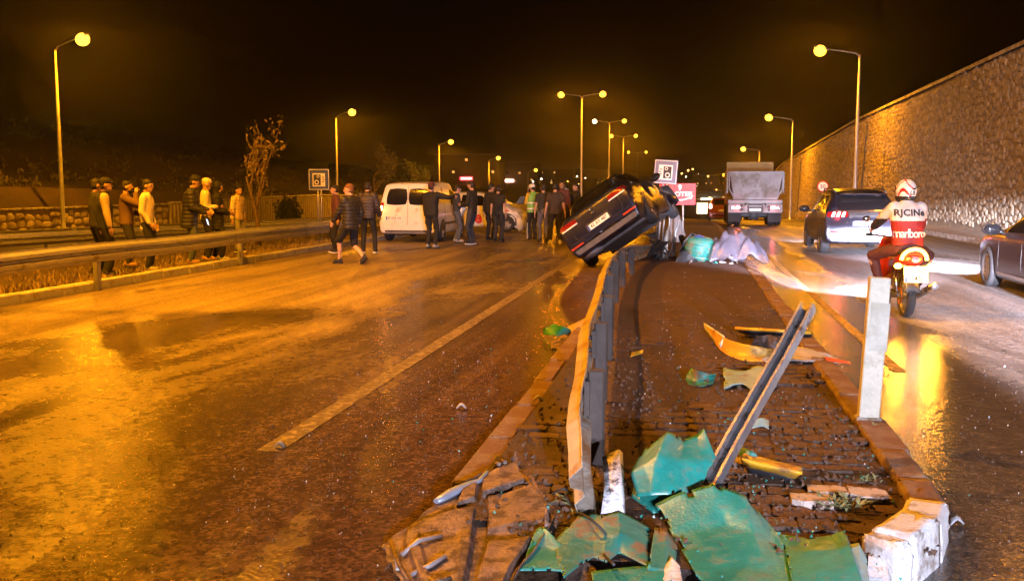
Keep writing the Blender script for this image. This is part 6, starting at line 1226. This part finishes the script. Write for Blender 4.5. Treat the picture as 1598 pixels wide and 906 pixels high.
# yellow crescent, bar, grey sheet and scraps
t = debris('yellow_blade', 'curved yellow plastic blade with pale tip lying on the median', 1165, 555)
b = MB(); b.grid(dense([[G(1100, 507, .2), G(1134, 528, .24), G(1168, 538, .25), G(1200, 544, .22), G(1222, 545, .2)], [G(1103, 512, .17), G(1128, 540, .16), G(1162, 552, .16), G(1200, 556, .15), G(1226, 553, .14)], [G(1106, 516, .13), G(1124, 546, .12), G(1160, 562, .12), G(1202, 564, .12), G(1230, 558, .12)]], 5, 3, .004), th=.006); b.build('blade', yel, t, off=t.location)
b = MB(); b.grid(dense([[G(1098, 504, .215), G(1112, 512, .225), G(1130, 524, .245)], [G(1100, 514, .13), G(1113, 530, .135), G(1124, 542, .14)]], 4, 3, .002), th=.009); b.build('pale_tip', whit, t, off=t.location)
t = debris('striped_bar', 'yellow and black bar lying near the far end of the leaning post', 1205, 520)
b = MB(); a_, c_ = G(1147, 512, .2), G(1266, 519, .2); b.tube([a_, a_ * .5 + c_ * .5, c_], .03, 6, flat=.6); b.build('bar', yel, t, off=t.location); b = MB(); b.grid(dense([[a_ + Vector((.0, -.02, -.02)), c_ + Vector((.02, -.02, -.02))], [G(1165, 522, .12), G(1262, 527, .12)]], 4, 3, .006), th=.008); b.build('black_plate', black_pl, t, off=t.location)
for lb, rows, m in [
    ('flat grey plastic sheet under the top of the leaning post', [[G(1188, 560, .15), G(1215, 545, .17), G(1250, 541, .18), G(1290, 552, .17)], [G(1200, 566, .13), G(1232, 562, .14), G(1275, 564, .13), G(1326, 565, .13)]], grey_pl),
    ('reddish reflection shaped as a sliver on the kerb beside the grey sheet', [[G(1286, 556, .165), G(1326, 563, .16)], [G(1290, 562, .155), G(1328, 567, .155)]], mat('red reflection tint', (.4, .06, .04), .5)),  # a reddish reflection, built as a coloured sliver
    ('small cupped green scrap left of the leaning post', [[G(1080, 572, .2), G(1086, 578, .2), G(1117, 585, .17)], [G(1070, 588, .13), G(1090, 596, .12), G(1116, 590, .13)], [G(1075, 598, .12), G(1092, 602, .12), G(1112, 598, .12)]], green2),
    ('pale teal torn plate lying left of the leaning post', [[G(1128, 573, .15), G(1160, 578, .17), G(1185, 570, .17), G(1208, 580, .15)], [G(1130, 606, .12), G(1158, 598, .14), G(1180, 612, .13), G(1212, 604, .12)]], teal),
    ('tiny teal scrap on the pavers right of the leaning post', [[G(1176, 656, .17), G(1190, 650, .19), G(1200, 656, .16)], [G(1172, 667, .14), G(1188, 664, .15), G(1200, 668, .14)]], teal),
    ('brown flap leaning behind the yellow blade', [[G(1178, 528, .25), G(1200, 522, .28), G(1215, 530, .25)], [G(1170, 542, .14), G(1195, 548, .13), G(1225, 545, .14)]], rustp),
    ('thin pale sliver on the median beside the guardrail', [[G(985, 549, .14), G(1004, 545, .16)], [G(984, 555, .13), G(1003, 550, .14)]], yel),
    ('green plastic lump on the wet road left of the guardrail', [[G(848, 512, .1), G(862, 506, .14), G(882, 510, .12), G(890, 515, .08)], [G(848, 522, .02), G(866, 524, .05), G(880, 522, .04), G(892, 520, .02)]], green),
    ('brown board lying on the kerb left of the guardrail', [[G(878, 514, .06), G(905, 500, .12), G(934, 488, .18)], [G(880, 521, .03), G(908, 518, .08), G(936, 514, .12)]], mat('weathered board', (.33, .25, .18), .8, 0, .3, 8, .4, 30)),
    ('clod of mud and debris on the wet road below the brown board', [[G(858, 534, .03), G(872, 530, .06), G(888, 534, .03)], [G(860, 543, .01), G(874, 544, .05), G(890, 542, .01)]], rustp)]:
    q = rows[-1][0]; t = thing('plastic_fragment' if 'board' not in lb and 'clod' not in lb else ('wooden_board' if 'board lying' in lb else 'mud_clod'), lb, 'wreckage', (q.x, q.y, q.z)); b = MB(); torn(b, dense(rows, 8, 8, .008, 12, rnd.uniform(0, 9)), .006, .6, rnd.uniform(0, 30)); b.build('piece', m, t, off=t.location)
t = debris('lamp_housing', 'broken yellow and black lamp housing on the pavers before the post foot', 1200, 735, .13)
a_, c_ = G(1160, 706, .2), G(1250, 728, .18); b = MB(); b.grid(dense([[a_, c_], [G(1158, 716, .24), G(1252, 738, .2)], [G(1165, 730, .16), G(1240, 748, .14)]], 6, 4, .006), th=.008); b.build('yellow_shell', yel, t, off=t.location)
b = MB(); b.grid(dense([[G(1162, 728, .17), G(1238, 746, .15)], [G(1168, 738, .12), G(1230, 752, .12)]], 6, 3, .006), th=.01); b.build('black_shell', black_pl, t, off=t.location)
b = MB(); b.tube([G(1160, 705, .18), G(1176, 712, .2)], [.03, .022], 8); b.build('end_cap', green2, t, off=t.location)
# heap under plastic film further along
film = mat('wrinkled clear film', (.11, .11, .15), .28, 0, .2, 8, .4, 25, alpha=.4, spec=.8); c0 = G(1110, 408, .12)
t = thing('film_covered_heap', 'heap of wreckage under crumpled clear plastic film on the median', 'wreckage', c0)
b = MB(); Cc = []
for i in range(14):
    r = []
    for j in range(18):
        u, v = j / 17, i / 13; x = -.05 + 1.15 * u + .08 * math.sin(v * 5); y = -.45 + 1.0 * v
        z = .58 * math.sin(math.pi * min(1, v * 1.05)) ** .7 * (math.sin(math.pi * min(1, .2 + u * .79)) ** .8) + .22 * noise.noise(Vector((x * 3.2, y * 3.2, 1))) + .2 * abs(noise.noise(Vector((x * 6, y * 5, 4))))
        r.append(Vector((x, y + .08 * noise.noise(Vector((x * 4, y * 4, 7))), max(.01, z))))
    Cc.append(r)
b.grid(crom(crom(np.array(Cc).reshape(14, -1), 2).reshape(-1, 18, 3).transpose(1, 0, 2).reshape(18, -1), 2).reshape(35, -1, 3), th=.003); b.build('plastic_film', film, t)
b = MB(); b.lathe([(0, .25), (.04, .29), (.3, .31), (.46, .29), (.52, .22), (.54, 0)], 'z', n=20); o = b.build('green_drum', green2, t); o.location = (-.3, .05, .0); o.rotation_euler = (.1, .15, 0)
for k in (0, 1, 2): q = MB(); q.lathe([(.1 + .14 * k, .312), (.12 + .14 * k, .322), (.14 + .14 * k, .312)], 'z', n=20); q.build('drum_hoop', green2, o)
b = MB(); b.grid([[Vector((-.62 + .32 * u + .05 * math.sin(6 * w_), -.12 + .3 * w_, .05 + .6 * (1 - abs(u - .6)) * (1 - .4 * w_) + .05 * math.sin(9 * u + 4 * w_))) for u in np.linspace(0, 1, 8)] for w_ in np.linspace(0, 1, 6)], th=.01); b.build('black_cover', black_pl, t)
b = MB(); b.grid([[Vector((-.42 + .3 * u, -.2 + .1 * w_, .45 + .12 * math.sin(3 * u) - .1 * w_)) for u in np.linspace(0, 1, 5)] for w_ in (0, .5, 1)], th=.006); b.build('blue_scrap', mat('dark blue plastic', (.03, .04, .13), .3), t)
for k in range(9):
    c = Vector((rnd.uniform(-.6, .9), rnd.uniform(-.75, -.35), .02)); b = MB(); b.box(c, (rnd.uniform(.05, .2), rnd.uniform(.03, .1), .03), rot=(rnd.uniform(-.4, .4), rnd.uniform(-.4, .4), rnd.uniform(0, 3)), bev=.005); b.build('scrap', rnd.choice((black_pl, green2, grey_pl)), t)
t = thing('plastic_sheet', 'pale plastic sheet trailing over the kerb into the lane', 'wreckage', (1.25, 19.4, .14)); b = MB(); b.grid(dense([[Vector((1.0, 21.5, .2)), Vector((1.35, 21.2, .22)), Vector((1.7, 20.4, .02))], [Vector((1.15, 19.6, .18)), Vector((1.45, 19.0, .1)), Vector((1.95, 18.6, .015))], [Vector((1.3, 18.2, .16)), Vector((1.6, 17.4, .02)), Vector((1.9, 17.1, .015))]], 6, 6, .04, 4), th=.003); b.build('film', film, t, off=t.location)
# concrete block and bent post stumps by the signs
t = thing('barrier_block', 'white concrete barrier block standing behind the wrecked car', 'barrier', (-.35, 29, .1)); b = MB(); b.add([(-.3, -.6, 0), (.3, -.6, 0), (.3, .6, 0), (-.3, .6, 0), (-.1, -.6, .8), (.1, -.6, .8), (.1, .6, .8), (-.1, .6, .8), (-.28, -.6, .22), (.28, -.6, .22), (.28, .6, .22), (-.28, .6, .22)], [(3, 2, 1, 0), (4, 5, 6, 7), (0, 1, 9, 8), (8, 9, 5, 4), (1, 2, 10, 9), (9, 10, 6, 5), (2, 3, 11, 10), (10, 11, 7, 6), (3, 0, 8, 11), (11, 8, 4, 7)]); b.build('block_body', mat('dark concrete', (.16, .155, .16), .85, 0, .25, 5, .4, 40), t)
for i, (px, py, hgt, lb) in enumerate([(1037, 404, .62, 'stubby splintered grey post under the wrecked car'), (1052, 396, .8, 'thin leaning grey stake right of the wrecked car')]):
    g = G(px, py, .12); t = thing('broken_post', lb, 'post', g); b = MB(); b.tube([(0, 0, -.05), (.02, .0, hgt * .6), (.05 * (i + 1), .02, hgt)], [.06 if i == 0 else .03, .055 if i == 0 else .028, .03 if i == 0 else .02], 8); b.build('stump', concrete if i == 0 else galv, t)
# fine litter
def litter(name, label, m, spots, s0, s1):
    b = MB(); r2 = random.Random(len(name))
    for x, y, z in spots:
        s = r2.uniform(s0, s1); M = Euler((r2.uniform(0, 6), r2.uniform(0, 6), r2.uniform(0, 6))).to_matrix(); b.add([Vector((x, y, z + s * .35)) + M @ (Vector(v) * s) for v in ((1, 0, -.3), (-.6, .8, -.3), (-.5, -.7, -.3), (.1, .1, .7))], [(0, 2, 1), (0, 1, 3), (1, 2, 3), (2, 0, 3)])
    tag(b.build(name, m), label, 'litter', kind='stuff')
r2 = random.Random(77)
glassy = mat('glass crumbs', (.75, .78, .8), .12, 0, .1, spec=.8)
litter('glass_crumbs', 'broken glass and plastic crumbs scattered over road and median', glassy, [(r2.gauss(-2.4, 1.7), 3.4 + abs(r2.gauss(0, 5)), 0) for _ in range(220)] + [(r2.uniform(-.3, 1.2), r2.uniform(5, 19), .135) for _ in range(120)] + [(r2.uniform(1.4, 4), r2.uniform(4, 10), 0) for _ in range(120)], .003, .008)
litter('gravel', 'loose gravel washed over the shoulder of the road', mat('road gravel', (.12, .085, .06), .7, 0, .4, 60), [(min(-1.3, r2.gauss(-2.6, 1.0)), 3.3 + abs(r2.gauss(0, 4)), 0) for _ in range(2600)] + [(r2.uniform(1.35, 3.2), r2.uniform(4, 12), 0) for _ in range(700)], .003, .009)
for i, (px, py, s, lb) in enumerate([(840, 625, .03, 'crushed white wrapper lying on the median kerb'), (437, 697, .03, 'dark stone lying in the break of the lane line'), (720, 637, .035, 'flattened pale scrap on the shoulder of the wet road'), (1493, 818, .03, 'white cigarette packet scrap on the dark lane beside the nose')]):
    g = G(px, py, .01 if i != 0 else .1); t = thing('wrapper' if i != 1 else 'stone', lb, 'litter', g); b = MB(); b.grid(dense([[Vector((-s, -s * .5, .0)), Vector((0, -s * .6, .03)), Vector((s, -s * .4, .0))], [Vector((-s, s * .5, .01)), Vector((0, s * .5, .04)), Vector((s, s * .6, .0))]], 3, 3, .012, 30, i), th=.008); b.build('scrap', grey_pl if i != 1 else concrete, t)

# torn metal heaped under the wrecked car
t = thing('torn_metal_heap', 'dark torn sheet metal and hoses heaped under the high side of the wrecked car', 'wreckage', (-.3, 21.2, .12)); r2 = random.Random(31)
for k in range(9):
    c = Vector((r2.uniform(-.45, .3), r2.uniform(-.3, 1.6), r2.uniform(.02, .4))); a = r2.uniform(0, 3.1); w_, l_ = r2.uniform(.08, .2), r2.uniform(.14, .32); M = Euler((r2.uniform(-1.1, 1.1), r2.uniform(-1.1, 1.1), a)).to_matrix()
    rows = [[c + M @ Vector((l_ * (u - .5) * 2, w_ * (v - .5) * 2, .1 * math.sin(u * 4 + v * 3 + k))) for u in (0, .33, .66, 1)] for v in (0, .5, 1)]
    b = MB(); torn(b, dense(rows, 6, 6, .02, 8, k), .004, .7, k * 3.); b.build('torn_sheet', r2.choice((black_pl, navy, tb)), t)
for k in range(5):
    p0 = Vector((r2.uniform(-.4, .6), r2.uniform(-.4, .8), .05)); b = MB(); b.tube([p0, p0 + Vector((.1, .05, .25)), p0 + Vector((r2.uniform(-.2, .3), .1, .4)), p0 + Vector((r2.uniform(-.3, .4), .2, .1))], .016, 6); b.build('hose', black_rub, t)
# cables and screws among the near wreckage
for i, (lb, pts) in enumerate([('black cable looping out of the green wreckage pile', [(905, 800), (925, 812), (948, 838), (940, 860), (958, 880)]), ('thin black cable lying beside the rust brown undertray', [(862, 770), (880, 762), (893, 772), (888, 790), (905, 800)]), ('loose wire trailing from the folded green casing', [(1105, 752), (1130, 765), (1150, 758), (1172, 770), (1190, 764)])]):
    q = [G(x, y, .13 + (.05 * math.sin(k * 1.7)) + (.03 if i == 0 else 0)) for k, (x, y) in enumerate(pts)]; t = thing('cable', lb, 'cable', q[0]); b = MB(); b.tube([Vector(v) for v in crom(np.array([tuple(v) for v in q]), 5)], .006 if i < 2 else .0035, 6); b.build('cable_core', black_rub, t, off=q[0])
shards = mat('green plastic shards', (.02, .2, .16), .4, 0, .3, 20)
litter('plastic_shards', 'small green plastic shards scattered around the wreckage', shards, [(r2.gauss(.25, .5), r2.gauss(4.9, .5), .13) for _ in range(140)] + [(r2.uniform(-.2, 1.1), r2.uniform(5, 9), .135) for _ in range(70)] + [(r2.gauss(-1.6, .4), r2.gauss(8, 1.6), .01) for _ in range(40)], .004, .012)
litter('rubble', 'mud crumbs and broken paving bits on the median', mat('mud crumbs', (.09, .05, .03), .9, 0, .3, 20), [(r2.uniform(-1.0, 1.1), 4.3 + abs(r2.gauss(0, 3.5)), .125) for _ in range(1500)], .006, .022)
# ================================================================== HAZE
b = MB(); b.box((0, 585, 7), (1400, 1430, 38))
hz = b.build('haze', []); hz['kind'] = 'stuff'; tag(hz, 'thin orange lit night haze over the whole road', 'haze')
m = bpy.data.materials.new('haze'); m.use_nodes = True; nt = m.node_tree; nt.nodes.clear()
out = nt.nodes.new('ShaderNodeOutputMaterial'); pv = nt.nodes.new('ShaderNodeVolumePrincipled'); pv.inputs['Color'].default_value = (.9, .9, .9, 1); pv.inputs['Density'].default_value = HAZE; pv.inputs['Anisotropy'].default_value = .9
nt.links.new(pv.outputs[0], out.inputs['Volume']); hz.data.materials.clear(); hz.data.materials.append(m)
